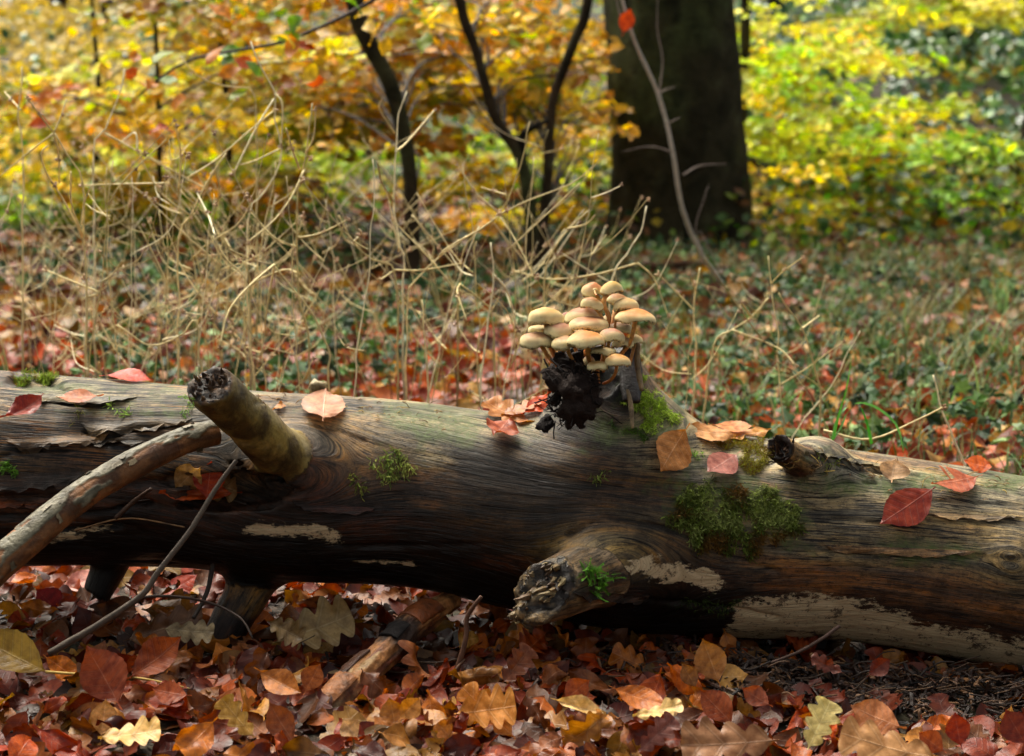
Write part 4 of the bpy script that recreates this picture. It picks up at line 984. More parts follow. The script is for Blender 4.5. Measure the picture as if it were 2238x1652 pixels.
moss([(395, 868), (412, 862), (425, 915), (408, 918)], 70, ['7aa830', '8abc40'], (.005, .010), 'little bright moss fringe at the base of the leaning branch', 22, .6, .002)
moss([(1295, 1030), (1330, 1032), (1335, 1052), (1300, 1055)], 45, ['5a6a1c', '6a7a2c'], (.005, .012), 'small moss tuft low between the fungus and the largest moss patch', 23, 1.0, .001)
moss([(1455, 1385 - 70), (1560, 1300), (1640, 1325), (1560, 1345)], 150, ['2e3e10', '3e5214'], (.005, .010), 'dark moss film near the underside of the log', 24, .8, .002)
moss([(1780, 1000), (1830, 1005), (1830, 1022), (1790, 1018)], 45, ['8a9434', '7a8a2c'], (.004, .009), 'sparse moss tuft just beyond the short hollow stub', 25, .4, .001)
moss([(1500, 985), (1530, 985), (1525, 1000), (1505, 998)], 50, ['8ab444', '9ac450'], (.004, .009), 'tiny bright moss tuft between the tan and the pink leaf', 26, .4, .001)
for k, (x, y) in enumerate([(1115, 965), (1150, 985), (930, 1095), (1180, 1075), (1060, 1110), (1290, 1110), (1335, 1100), (1830, 1235), (1850, 1105), (990, 1060), (1395, 1105)]):
    pass

# ------------------------------------------------------------------ leaning branch with peeling bark
lb = thing('leaning_branch', at(250, 1050, 2.40), 'long thick fallen branch with peeling grey bark leaning on the log', 'branch')
bp = smooth_path([at(-180, 1420, 2.22), at(-60, 1285, 2.26), at(60, 1180, 2.30), at(180, 1082, 2.345), at(300, 1012, 2.385), at(400, 965, 2.42), at(470, 945, 2.45)], 300)
rad = np.interp(np.linspace(0, 1, 300), [0, .3, .6, 1], [.0225, .021, .019, .0165])
V, Fs, S, TH = tube(bp, rad, 64)
T3 = np.gradient(bp, axis=0); ctr = np.vstack([np.repeat(bp, 64, 0), bp[0], bp[-1]]); off = V - ctr; on = off / (np.linalg.norm(off, axis=1)[:, None] + 1e-9)
arc = S * 0.75
Pn = np.stack([arc * 14, np.cos(TH) * 1.4, np.sin(TH) * 1.4], 1)
pm = noise(Pn, 1.0, 91, 3) + 0.55 * on[:, 2] - 0.18                      # bark survives mostly on top
step = sstep(-0.02, 0.03, pm); Pn2 = np.stack([arc * 60, np.cos(TH) * 4, np.sin(TH) * 4], 1)
V = V + on * (0.0016 * step + 0.0005 * noise(Pn2, 1, 92, 3) + 0.002 * noise(Pn, .5, 93, 2) - 0.0012 * np.exp(-(noise(Pn2, .35, 94, 2) / .04) ** 2) * step)[:, None]
inner = mixc(np.tile(lin('8a5c34'), (len(V), 1)), lin('5c3a22'), sstep(-.2, .4, noise(Pn2, .5, 95, 2)))
barkc = mixc(np.tile(lin('76705a'), (len(V), 1)), lin('54503e'), sstep(-.2, .3, noise(Pn2, .8, 96, 2)))
ctint = inner * (1 - step[:, None]) + barkc * step[:, None]
ring = np.exp(-((noise(np.stack([arc * 24, arc * 0, arc * 0], 1), 1, 97, 1)) / .03) ** 2) * (1 - step); ctint = mixc(ctint, lin('2c1c12'), np.clip(ring, 0, 1) * .6)
build('branch_wood', V, Fs, M_BRANCH, lb, {'tint': ctint})
rq = np.random.RandomState(12)
for k in range(22):
    i = rq.randint(60, 285); a0 = rq.uniform(-2.4, 2.4); ln = rq.randint(4, 12); wa = rq.uniform(.25, .7)
    ii = np.arange(i, min(i + ln, 299)); fr_ = frame(np.array([0, -.4, 1.]), bp[min(i + ln, 299)] - bp[i]); aa = a0 + np.linspace(0, wa, 5)
    nrm_ = np.cos(aa)[:, None] * fr_[:, 2] + np.sin(aa)[:, None] * fr_[:, 0]
    lift_ = .0017 + .002 * np.linspace(0, 1, 5) ** 2 * rq.uniform(0.2, 1)
    Vp = bp[ii][:, None] + nrm_[None] * (rad[ii][:, None, None] + lift_[None, :, None]) + .0006 * rq.normal(size=(len(ii), 5, 1))
    a_, b2 = len(ii), 5; qi = np.arange(a_ - 1)[:, None] * b2; qj = np.arange(b2 - 1)[None]; Qp = np.stack([qi + qj, qi + qj + 1, qi + b2 + qj + 1, qi + b2 + qj], -1).reshape(-1, 4)
    build('bark_flake', Vp.reshape(-1, 3), Qp, M_BRANCH, lb, {'tint': np.tile(lin(rq.choice(['7c735c', '5f5946', '8a7a5c'])), (len(Vp.reshape(-1, 3)), 1))})

# ------------------------------------------------------------------ rotten branch in the foreground
rb = thing('rotten_branch', at(840, 1450, 2.36), 'crumbling orange brown rotten branch poking out from under the log', 'branch')
rp = smooth_path([at(990, 1312, 2.54) , at(908, 1362, 2.46), at(845, 1425, 2.39), at(795, 1470, 2.345), at(738, 1528, 2.295), at(672, 1592, 2.245)], 160)
V, Fs, S, TH = tube(rp, np.interp(np.linspace(0, 1, 160), [0, .25, .6, .9, 1], [.014, .0215, .019, .0235, .020]), 48)
ctr = np.vstack([np.repeat(rp, 48, 0), rp[0], rp[-1]]); off = V - ctr; on = off / (np.linalg.norm(off, axis=1)[:, None] + 1e-9)
Pn = np.stack([S * 5, np.cos(TH) * 1.6, np.sin(TH) * 1.6], 1); Pf = np.stack([S * 9, np.cos(TH) * 9, np.sin(TH) * 9], 1)
hollow = sstep(.1, .5, noise(Pn, 1.1, 101, 3) - .35 * on[:, 2])
V = V + on * (0.0035 * noise(Pn, 2, 102, 3) + 0.0018 * noise(Pf, 1, 103, 3) - .009 * hollow)[:, None]
ct = mixc(np.tile(lin('c0824a'), (len(V), 1)), lin('7a4022'), sstep(-.2, .4, noise(Pn, 1.7, 104, 2)))
ct = mixc(ct, lin('2a1610'), np.clip(hollow, 0, 1)); ct = mixc(ct, lin('c4a470'), sstep(.25, .6, noise(Pn, 1.3, 105, 2)) * (on[:, 2] > -.2) * .8)
ct = mixc(ct, lin('171414'), sstep(.0, .12, .16 - np.abs(S - .40) + .10 * noise(Pf, .8, 106, 3)) * .95)
build('branch_wood', V, Fs, M_ROT, rb, {'tint': ct})
def patch_shell(path, i0, i1, a0, a1, r, thick, col, seed, name, parent, mat):
    ii = np.arange(i0, i1); na_ = 16; aa = np.linspace(a0, a1, na_); fr_ = frame(np.array([0, -.45, 1.]), path[i1] - path[i0])
    nrm_ = np.cos(aa)[:, None] * fr_[:, 2] + np.sin(aa)[:, None] * fr_[:, 0]
    base = path[ii][:, None] + nrm_[None] * r
    nz_ = noise(base, 80, seed, 3)[..., None] * .0025
    outer = base + nrm_[None] * (thick + nz_); V = np.concatenate([outer.reshape(-1, 3), (base - nrm_[None] * .001).reshape(-1, 3)])
    a_ = len(ii); qi = np.arange(a_ - 1)[:, None] * na_; qj = np.arange(na_ - 1)[None]; Q = np.stack([qi + qj, qi + qj + 1, qi + na_ + qj + 1, qi + na_ + qj], -1).reshape(-1, 4); o2 = a_ * na_
    rim = [*(range(na_)), *[k_ * na_ + na_ - 1 for k_ in range(1, a_)], *[(a_ - 1) * na_ + k_ for k_ in range(na_ - 2, -1, -1)], *[k_ * na_ for k_ in range(a_ - 2, 0, -1)]]; rim = np.array(rim); rn = np.roll(rim, -1)
    Q2 = np.stack([rn, rim, rim + o2, rn + o2], -1)
    build(name, V, [np.vstack([Q, Q[:, ::-1] + o2, Q2])], mat, parent, {'tint': np.tile(lin(col), (len(V), 1))})
patch_shell(rp, 56, 74, -.5, .9, .021, .002, '1c1818', 5, 'black_bark', rb, M_FUNGUS)
patch_shell(rp, 22, 48, -1.0, 1.9, .020, .0035, '8a4a24', 6, 'bark_flake', rb, M_ROT)
patch_shell(rp, 92, 120, .2, 2.0, .020, .004, '4a2c1c', 7, 'bark_flake', rb, M_ROT)
patch_shell(rp, 118, 150, -.6, .7, .0225, .003, 'a86a3a', 8, 'bark_flake', rb, M_ROT)

# ------------------------------------------------------------------ twigs in front
tw = thing('dark_twig', at(110, 1425, 2.33), 'long thin dark twig leaning from the ground up to the big stub', 'twig')
strand('twig_stem', [at(517, 1005, 2.40), at(470, 1070, 2.39), at(415, 1160, 2.37), at(345, 1250, 2.35), at(310, 1300, 2.34), at(220, 1362, 2.335), at(108, 1428, 2.33)], .0030, .0050, '5a4e42', M_TWIG, parent=tw, rough=.0009, n=60, seed=2)
strand('side_twig', [at(292, 1310, 2.34), at(340, 1303, 2.36), at(410, 1307, 2.40), at(480, 1325, 2.42), at(530, 1355, 2.40), at(552, 1395, 2.38)], .0022, .0014, '3c2c24', M_TWIG, parent=tw, rough=.0006, n=30, seed=3)
strand('upright_twig', [at(465, 1235, 2.50), at(455, 1285, 2.47), at(440, 1320, 2.45), at(422, 1352, 2.43)], .0035, .0028, '2c2018', M_TWIG, 'short dark twig hanging below the log near the prop limb', 'twig', rough=.001)
ut = thing('withered_stem', at(985, 1500, 2.35), 'withered brown stem standing in the litter beside the rotten branch', 'plant stem')
strand('stem', [at(1052, 1303, 2.37), at(1022, 1345, 2.37), at(1018, 1395, 2.365), at(1000, 1460, 2.36), at(985, 1510, 2.355), at(980, 1570, 2.35)], .0026, .0048, '5c3a26', M_TWIG, parent=ut, rough=.0012, n=40, seed=4)
strand('side_shoot', [at(1016, 1440, 2.362), at(990, 1470, 2.35), at(970, 1500, 2.345)], .0014, .0022, '6a4a34', M_TWIG, parent=ut, rough=.001)
strand('twig', [at(1835, 1368, 2.42), at(1790, 1400, 2.41), at(1745, 1425, 2.40), at(1680, 1450, 2.39)], .0026, .0020, '4e352a', M_TWIG, 'thin reddish twig propped against the pale wood patch', 'twig', rough=.0006)
strand('twig', [at(2050, 1582, 2.34), at(2100, 1586, 2.34), at(2190, 1597, 2.335)], .0028, .0022, '7a5e4c', M_TWIG, 'pale short twig lying on the dark soil under the log', 'twig', rough=.0008)
strand('twig', [at(1120, 1652, 2.24), at(1160, 1615, 2.27), at(1210, 1570, 2.30), at(1265, 1545, 2.32)], .0020, .0030, '54402f', M_TWIG, 'crooked twig between the pale oak leaves in front', 'twig', rough=.0008)
strand('twig', [at(-10, 1500, 2.3), at(8, 1570, 2.29), at(12, 1660, 2.26)], .0085, .0075, '6a6050', M_BRANCH, 'grey mottled stick end at the edge of the view', 'stick', rough=.002)
strand('twig', [at(290, 1640, 2.27), at(335, 1585, 2.30), at(400, 1540, 2.33)], .0022, .0018, '6a4c34', M_TWIG, 'thin brown twig beneath the pale oak leaf', 'twig', rough=.0006)
strand('curly_twig', [at(1188, 1555, 2.30), at(1200, 1590, 2.29), at(1205, 1620, 2.28), at(1195, 1650, 2.27)], .0014, .0010, '5a3038', M_TWIG, 'thin purple leaf stalk standing beside the big orange oak leaf', 'leaf stalk')

# splintered ends of the broken limbs
def shards(name, cut, spread, d, n, ls, ws, cols, seed):
    r = np.random.RandomState(seed); b = Batch(); c0, nn = np.asarray(cut[0], float), np.asarray(cut[1], float); nn = nn / np.linalg.norm(nn); e1 = np.cross(nn, [0, 0, 1.]); e1 /= np.linalg.norm(e1); e2 = np.cross(nn, e1)
    for k in range(n):
        a = r.uniform(0, 6.283); q = spread * math.sqrt(r.rand()) * .92; p0 = c0 + (e1 * math.cos(a) + e2 * math.sin(a)) * q - d * .012; L = r.uniform(*ls) + .012; dd = d + r.normal(size=3) * .38; w = r.uniform(*ws)
        pth = smooth_path([p0, p0 + dd * L * .6, p0 + dd * L + r.normal(size=3) * .001], 5); V, Fs, S, TH = tube(pth, w * np.array([1, 1, .8, .5, .1]), 5)
        V = V + (noise(V, 200, seed, 2) * w * .4)[:, None]; b.add(V, Fs, lin(cols[r.randint(len(cols))]) * r.uniform(.6, 1.3))
    o = b.build(name, M_ROT, log, smooth=False); o['kind'] = 'stuff'; return o
shards('end_splinters', PARTS['broken_knob'][4], .029, dC, 90, (-.002, .006), (.0018, .0055), ['8a7450', '5a4228', 'a89468', '2a1c12'], 3)
shards('end_splinters', (at(1130, 1340, 2.36), dC), .010, dC, 22, (-.002, .006), (.0014, .0034), ['a08a5c', '6a5030', '3a281a'], 4)
shards('end_crumbs', PARTS['branch_stub'][4], .024, dA, 130, (-.002, .003), (.0018, .0050), ['3a2818', '1c120b', '5a4026', '7a5c38', '2a1c10'], 5)
shards('end_crumbs', PARTS['short_stub'][4], .015, dD, 50, (.0, .006), (.0010, .0026), ['1c120b', '3a2414', '6a4a28'], 6)

# thin lifted plates of weathered wood along the splits
def plate(x0, y0, x1, y1, wd, lift, col, seed, n=22, m=7):
    r = np.random.RandomState(seed); G = []; Nn = []
    for i in range(n):
        f = i / (n - 1); env = min(1, f * 7, (1 - f) * 5) ** .7; w = wd * env * (1 + .35 * float(noise(np.array([[f * 9, seed, 0.]]), 1, seed, 2)[0]))
        for j in range(m):
            g = j / (m - 1); x = x0 + (x1 - x0) * f + 3 * r.normal() * (g == 1); y = y0 + (y1 - y0) * f + w * g + 2.0 * r.normal() * (g == 1)
            p, nn = cast_log(x, y)
            if p is None: return
            G.append(p + nn * (.0012 + lift * g ** 1.8 * env)); Nn.append(nn)
    V = np.array(G); Nn = np.array(Nn); V2 = V - Nn * .0016; Q = (np.arange(n - 1)[:, None] * m + np.arange(m - 1)[None]).reshape(-1); Q = np.stack([Q, Q + 1, Q + m + 1, Q + m], 1); o2 = len(V)
    rim = np.array([*range(m), *[k * m + m - 1 for k in range(1, n)], *[(n - 1) * m + k for k in range(m - 2, -1, -1)], *[k * m for k in range(n - 2, 0, -1)]]); rn = np.roll(rim, -1)
    Va = np.vstack([V, V2]); fl_ = np.stack([Va[:, 0], Va[:, 2] * .9, Va[:, 1] * .3], 1); k_ = len(Va)
    C = np.tile(lin(col), (k_, 1)) * (1 + .3 * noise(Va * [1, 3, 3], 40, seed, 2))[:, None]
    build('wood_plate', Va, [np.vstack([Q[:, ::-1], Q + o2, np.stack([rim, rn, rn + o2, rim + o2], -1)])], M_WOOD, log, {'tint': C, 'flow': fl_, 'pale': np.zeros(k_), 'green': np.full(k_, .15), 'wet': np.full(k_, .4), 'split': np.zeros(k_)}, False)
for a_ in ((180, 925, 420, 915, 22, .006, '5a4c34'), (20, 960, 240, 945, 24, .006, '6a5232'), (190, 960, 400, 952, 20, .005, '4c3e2a'), (-30, 1040, 190, 1030, 30, .007, '4a3320'), (60, 860, 300, 868, 16, .004, '8c8058'), (-20, 1085, 150, 1078, 22, .006, '6a3c1c'),
           (1800, 1190, 2130, 1204, 14, .003, '7c6240'), (1780, 985, 1960, 1022, 10, .0035, '94865c'), (1250, 1292, 1420, 1300, 14, .006, '3c2a1a'), (690, 858, 900, 878, 10, .003, 'a08c5c'), (2010, 1120, 2230, 1130, 11, .003, '8a7450'), (640, 1095, 820, 1110, 18, .004, '3c2418')):
    plate(*a_, seed=int(abs(a_[0]) + a_[1]))
# ------------------------------------------------------------------ large single leaves of the litter in front
_yf = hero('beech', (103, 1470), (-70, 1385), 'a07a2c', 'big yellow brown leaf with a long yellow stalk at the edge of the view', n=(.1, -.6, .8), curl=.2, fold=.3, crumple=.5, lift=.05, seed=40, aspect=.9, stalk=.02)
strand('yellow_stalk', [at(100, 1468, 2.345), at(180, 1474, 2.34), at(300, 1482, 2.335), at(365, 1494, 2.33), at(425, 1508, 2.33)], .0020, .0014, 'c0a050', M_STALK, 'yellow leaf stalk running under the brown red leaf', 'leaf stalk')
G_ = [
 ('beech', (258, 1536), (190, 1412), '94472f', 'large smooth brown red leaf lying over the yellow stalk', (.1, -.95, .45), 1.15, .9, .2, .8, .07),
 ('beech', (290, 1478), (404, 1396), '9c4a24', 'orange brown beech leaf standing up behind the yellow stalk', (-.1, -.8, .6), .95, .7, .35, .7, .06),
 ('beech', (222, 1606), (232, 1528), 'c08a5c', 'pale tan upright beech leaf among the red ones near the corner', (.1, -.9, .5), 1.2, .3, .15, .5, .05),
 ('oak', (222, 1612), (352, 1600), 'd2a468', 'pale yellow oak leaf lying flat near the front corner', (.1, -.5, .9), 1.1, .3, .2, .6, .045),
 ('oak', (552, 1608), (484, 1528), 'b08448', 'mustard oak leaf with rounded lobes among red beech leaves', (.1, -.8, .6), .95, .4, .2, .6, .05),
 ('beech', (570, 1470), (664, 1522), 'b06c38', 'orange beech leaf with pale veins pointing at the rotten branch', (-.1, -.7, .7), .85, .6, .5, .6, .06),
 ('beech', (668, 1510), (700, 1450), 'a85c30', 'upright orange beech leaf against the rotten branch', (.1, -.9, .4), 1.2, .3, .2, .5, .055),
 ('beech', (640, 1620), (585, 1535), '8c4a2a', 'brown ribbed beech leaf below the pale veined one', (.3, -.8, .55), 1.0, .5, .3, .6, .05),
 ('beech', (408, 1520), (332, 1508), 'a04c2a', 'small oval reddish leaf below the yellow stalk', (0, -.7, .7), 1.1, .5, .2, .5, .05),
 ('oak', (600, 1405), (775, 1345), '8e7350', 'wide grey tan oak leaf leaning under the log beside the prop limb', (.1, -.85, .55), 1.15, .5, .3, 1.3, .055),
 ('oak', (590, 1360), (665, 1400), '85694a', 'dull crinkled oak leaf beside the prop limb', (-.1, -.9, .45), 1.2, .5, .5, 1.6, .06),
 ('oak', (272, 1400), (455, 1345), '6e4c38', 'long dark tan oak leaf under the thin dark twig', (.0, -.9, .5), .8, .4, .4, 1.3, .05),
 ('oak', (360, 1375), (470, 1385), '85725a', 'grey dry oak leaf lobe beside the prop limb foot', (.1, -.8, .5), .9, .5, .3, 1.2, .06),
 ('beech', (130, 1338), (80, 1288), '6a2c30', 'round purple leaf under the raised end of the log', (.1, -.9, .4), 1.4, .3, .1, .6, .03),
 ('beech', (140, 1290), (235, 1252), 'c08078', 'pink leaf lit behind the raised end of the log', (0, -.5, .8), 1.0, .3, .3, .8, .02),
 ('beech', (355, 1300), (435, 1262), 'a03a2a', 'glossy red leaf behind the log seen through the gap', (0, -.6, .8), 1.0, .7, .3, .6, .03),
 ('oak', (1000, 1560), (1128, 1545), 'c88448', 'largest orange oak leaf in front of the withered stem', (.0, -.85, .6), 1.35, .3, .25, .6, .055),
 ('oak', (1120, 1608), (1010, 1505), 'c07a40', 'second orange oak leaf crossing under the largest one', (.1, -.8, .6), .8, .3, .25, .7, .05),
 ('beech', (875, 1570), (918, 1524), 'c48248', 'small curled orange leaf standing up beside the withered stem', (.2, -.9, .4), 1.2, .5, .5, .9, .065),
 ('beech', (865, 1592), (852, 1524), 'a86a34', 'folded brown leaf cupped beside the small orange one', (-.1, -.8, .5), 1.3, .9, .8, 1.0, .055),
 ('beech', (780, 1612), (745, 1570), 'c89c78', 'tiny pale curled leaf at the foot of the rotten branch', (.1, -.8, .5), 1.4, 1.2, .9, 1.4, .05),
 ('oak', (1010, 1640), (955, 1580), 'b06c3a', 'narrow orange oak leaf at the very front edge', (.1, -.85, .5), .9, .3, .3, .8, .045),
 ('oak', (1100, 1490), (1160, 1415), '74402a', 'dark brown oak leaf in the shade under the broken knob', (0, -.9, .4), 1.1, .3, .3, .8, .05),
 ('beech', (1235, 1530), (1288, 1486), 'a04e2c', 'reddish leaf standing in the shade below the log', (.1, -.9, .4), 1.2, .4, .3, .6, .05),
 ('beech', (1345, 1508), (1462, 1548), 'b8662a', 'long glossy orange leaf lying below the log', (0, -.7, .8), .75, .5, .3, .5, .06),
 ('beech', (1218, 1534), (1325, 1565), 'd0a878', 'long pale rolled leaf beside the big orange oak leaf', (0, -.6, .8), .6, .5, .6, 1.2, .06),
 ('oak', (1388, 1566), (1492, 1545), 'cfa974', 'pale cream oak leaf lying low in the middle front', (0, -.5, .9), .8, .3, .3, 1.0, .06),
 ('oak', (1400, 1640), (1475, 1570), '7c4c46', 'purple brown oak leaf at the front below the cream one', (0, -.85, .5), 1.0, .3, .3, .8, .05),
 ('beech', (1570, 1488), (1535, 1395), 'a06c44', 'tall upright tan beech leaf leaning on the dark soil under the log', (-.1, -.95, .35), 1.15, .5, .2, .8, .075),
 ('beech', (1520, 1500), (1490, 1450), '8a5c3c', 'small brown leaf beside the tall upright tan leaf', (.1, -.95, .3), 1.1, .4, .2, .6, .06),
 ('beech', (1598, 1578), (1528, 1508), '94492c', 'ribbed red brown beech leaf beside the dark soil', (.1, -.85, .5), 1.1, .3, .3, .6, .05),
 ('oak', (1768, 1632), (1815, 1532), 'dcc48c', 'pale cream oak leaf with rounded lobes standing out on dark soil', (.05, -.9, .5), 1.15, .15, .15, .4, .06),
 ('beech', (1965, 1588), (1856, 1545), 'bc7a58', 'pinkish tan beech leaf with strong ribs beside the cream oak leaf', (0, -.75, .65), 1.2, .5, .25, .8, .055),
 ('oak', (2075, 1665), (1800, 1600), 'b2825c', 'largest tan oak leaf at the front edge below the cream one', (0, -.7, .7), .95, .4, .25, .9, .05),
 ('beech', (2100, 1628), (2085, 1556), '98301a', 'pointed dark red leaf standing up near the front corner', (.1, -.95, .35), 1.25, .4, .4, .6, .06),
 ('oak', (1690, 1618), (1485, 1635), '966a50', 'wide mauve brown oak leaf along the front edge', (0, -.75, .7), .95, .3, .3, .9, .05),
 ('beech', (2240, 1625), (2195, 1550), '7c3020', 'deep maroon leaf at the outer front corner', (0, -.95, .4), 1.3, .4, .3, .7, .05),
 ('beech', (2060, 1640), (2005, 1600), 'a8502e', 'small brown red leaf between the tan oak leaf and the pointed red one', (0, -.9, .4), 1.3, .6, .3, .7, .05),
 ('beech', (1680, 1540), (1620, 1505), '94503c', 'curled reddish leaf on the edge of the dark soil heap', (0, -.8, .5), 1.1, .9, .4, 1.2, .05),
 ('oak', (1840, 1470), (1770, 1440), '6c3a30', 'dark maroon oak leaf in the debris under the pale wood patch', (0, -.8, .5), .9, .7, .4, 1.3, .06),
 ('beech', (1900, 1475), (1945, 1440), '6c3228', 'small maroon leaf in the debris close to the log', (0, -.9, .4), 1.1, .7, .4, 1.0, .06),
]
for q, (kd, b0, t0, colr, lb_, n_, asp, cu, fo, crm, lf) in enumerate(G_):
    hero(kd, b0, t0, colr, lb_, 'ground', n_, asp, cu, fo, 0.0, crm, lf - .035, 60 + q)

# ------------------------------------------------------------------ the litter round them: 260 single leaves in front
PAL = [('russet', '96401c'), ('russet', 'aa4a1e'), ('orange', 'c06a2a'), ('orange', 'c87a34'), ('tan', 'bc8a50'), ('tan', 'b07a44'), ('maroon', '6e2a1c'), ('maroon', '803420'), ('pinkish', 'b0704e'), ('brown', '804a28'), ('brown', '6e4022'), ('russet', 'a03c16'), ('orange', 'b8561e'), ('russet', '8c3818')]
def depth_px(px_, py_, z=0.03):
    d = ray(px_, py_); tt = (z - CAM[2]) / d[2]; return CAM + d * tt
def near_soil(p):   # bare soil heap under the far end of the log
    return math.exp(-((p[0] - 0.50) / 0.26) ** 2 - ((p[1] - 2.40) / 0.085) ** 2)
where = [(0, 330, 'near the front corner below the leaning branch'), (330, 680, 'between the dark twig and the rotten branch'), (680, 1000, 'around the rotten branch'), (1000, 1420, 'in the shade below the broken knob'), (1420, 1850, 'beside the cream oak leaf'), (1850, 2300, 'in the front corner past the cream oak leaf')]
LMK = [(30, 1430, 'big yellow brown leaf'), (225, 1475, 'large smooth brown red leaf'), (345, 1437, 'orange leaf above the yellow stalk'), (228, 1567, 'pale tan upright leaf'), (290, 1610, 'pale yellow oak leaf'), (518, 1568, 'mustard oak leaf'), (618, 1495, 'pale veined orange leaf'), (690, 1475, 'leaf against the rotten branch'),
       (370, 1512, 'small oval reddish leaf'), (690, 1370, 'wide grey tan oak leaf'), (365, 1370, 'long dark tan oak leaf'), (105, 1312, 'round purple leaf'), (170, 1390, 'foot of the dark twig'), (540, 1390, 'foot of the prop limb'), (1060, 1560, 'largest orange oak leaf'), (895, 1545, 'small curled orange leaf'), (765, 1590, 'tiny pale curled leaf'), (780, 1450, 'black barked part of the rotten branch'),
       (980, 1610, 'narrow orange oak leaf'), (1130, 1450, 'dark brown oak leaf in the shade'), (1260, 1508, 'reddish leaf in the shade'), (1400, 1528, 'long glossy orange leaf'), (1270, 1550, 'long pale rolled leaf'), (1440, 1556, 'low cream oak leaf'), (1435, 1605, 'purple brown oak leaf'), (1550, 1440, 'tall upright tan leaf'), (1563, 1543, 'ribbed red brown leaf'), (1790, 1580, 'standing cream oak leaf'),
       (1910, 1566, 'pinkish tan ribbed leaf'), (1940, 1635, 'largest tan oak leaf'), (2092, 1590, 'pointed dark red leaf'), (1590, 1630, 'wide mauve brown oak leaf'), (2215, 1590, 'deep maroon corner leaf'), (2120, 1590, 'short pale twig'), (1000, 1450, 'withered stem'), (430, 1620, 'gap past the pale yellow oak leaf'), (620, 1600, 'brown ribbed leaf'), (60, 1560, 'grey mottled stick'), (850, 1640, 'front edge below the folded brown leaf'),
       (1180, 1630, 'purple leaf stalk'), (330, 1290, 'gap under the raised log'), (1820, 1455, 'dark maroon oak leaf in the debris'), (1330, 1440, 'shadow under the broken knob'), (1700, 1560, 'edge of the dark soil')]
rq = np.random.RandomState(21); cnt_ = 0
while cnt_ < 262:
    x = rq.uniform(-25, 2265); y = rq.uniform(1330, 1655) if rq.rand() > .12 else rq.uniform(1255, 1330)
    if y < 1345 and x > 1000: continue
    p0 = depth_px(x, y, .03)
    if near_soil(p0) > rq.uniform(.25, .9): continue
    if min(math.hypot(x - a1 - (a2 - a1) * f_, y - b1 - (b2 - b1) * f_) for (a1, b1, a2, b2) in ((985, 1318, 840, 1430), (840, 1430, 680, 1595)) for f_ in (0, .2, .4, .6, .8, 1)) < 52: continue
    if x > 1580 and 1400 < y < 1535 and rq.rand() < .72: continue
    kind = 'beech' if rq.rand() < .62 else 'oak'; nm, hx = PAL[rq.randint(len(PAL))]
    size = rq.uniform(.042, .066) * (1.0 if kind == 'beech' else 1.15)
    n_ = rq.normal(size=3) * .42 + np.array([0, -.45, .85]); n_[2] = abs(n_[2]) + .12; a_ = rq.uniform(0, 2 * math.pi)
    if rq.rand() < .25: n_ = -n_
    p0[2] = ground_h(p0[0], p0[1]) + .008 + rq.uniform(0, .022) + .25 * size * abs(n_[1]) / np.linalg.norm(n_)
    colr = lin(hx) ** 1.12 * rq.choice([rq.uniform(.35, .8), rq.uniform(.6, 1.15)])
    wl = [w for a1, a2, w in where if a1 <= max(0, min(x, 2299)) < a2][0]
    un = n_ / np.linalg.norm(n_); pos_ = 'standing on edge' if abs(un[2]) < .45 else ('tilted' if abs(un[2]) < .8 else 'lying flat')
    near = sorted(LMK, key=lambda q: math.hypot(q[0] - x, 1.4 * (q[1] - y)))[:1][0]
    rel_ = 'just behind' if y < near[1] - 14 else ('just in front of' if y > near[1] + 14 else 'beside')
    sz = 'small ' if size < .050 else ('large ' if size > .064 else '')
    lb_ = f'{sz}{nm} {kind} leaf {pos_} {rel_} the {near[2]}'; lb_ = lb_ if len(lb_.split()) <= 16 else lb_.replace('just ', '').replace(' standing on edge', ' on edge')
    lb_ = lb_ if len(lb_.split()) <= 16 else lb_.replace(' part of the rotten branch', ' branch part')
    put_leaf(kind + '_leaf', leaf_mesh(kind, rq.randint(22)), p0, frame(n_, (math.cos(a_), math.sin(a_), 0.1)), size, colr, lb_, 'leaf', f'loose {kind} leaves in the litter before the log', rq.uniform(.85, 1.15))
    cnt_ += 1

# ------------------------------------------------------------------ uncountable litter below, behind and far away
LT = {k: [leaf_template(k, 9 if k == 'beech' else 17, 4, 500 + v, rs.uniform(-1.2, 1.5), rs.uniform(-.2, .6), rs.uniform(-.9, .9), rs.uniform(.5, 2), 1.0, 0.08) for v in range(6)] for k in ('beech', 'oak')}
LT2 = [leaf_template('beech', 4, 2, 600 + v, rs.uniform(-1, 1.3), rs.uniform(-.2, .6), rs.uniform(-.6, .6), .6, 1.0, 0.01) for v in range(5)]
def rot_frames(Nn, A):
    Nn = Nn / np.linalg.norm(Nn, axis=1)[:, None]; D = np.stack([np.cos(A), np.sin(A), 0 * A], 1)
    Yv = D - Nn * (D * Nn).sum(1)[:, None]; Yv /= np.linalg.norm(Yv, axis=1)[:, None]
    return np.stack([np.cross(Yv, Nn), Yv, Nn], -1)
def scatter_leaves(batch, P, sizes, tilt, cols, temps, r, bias=(0, -.35, .9)):
    n = len(P); N = r.normal(size=(n, 3)) * tilt + np.array(bias); N[:, 2] = np.abs(N[:, 2]) + .05
    M = rot_frames(N, r.uniform(0, 2 * math.pi, n)) * sizes[:, None, None]
    M = M * np.stack([r.uniform(.8, 1.2, n), np.ones(n), np.ones(n)], -1)[:, None, :]
    w = r.randint(0, len(temps), n)
    for k in range(len(temps)):
        m = w == k
        if m.any(): batch.instances(temps[k][0], temps[k][1], temps[k][2], M[m], P[m], cols[m])
pal_arr = np.array([lin(h) for _, h in PAL])
def pick(r, n, pal, lo=.7, hi=1.3): return pal[r.randint(0, len(pal), n)] * r.uniform(lo, hi, (n, 1))
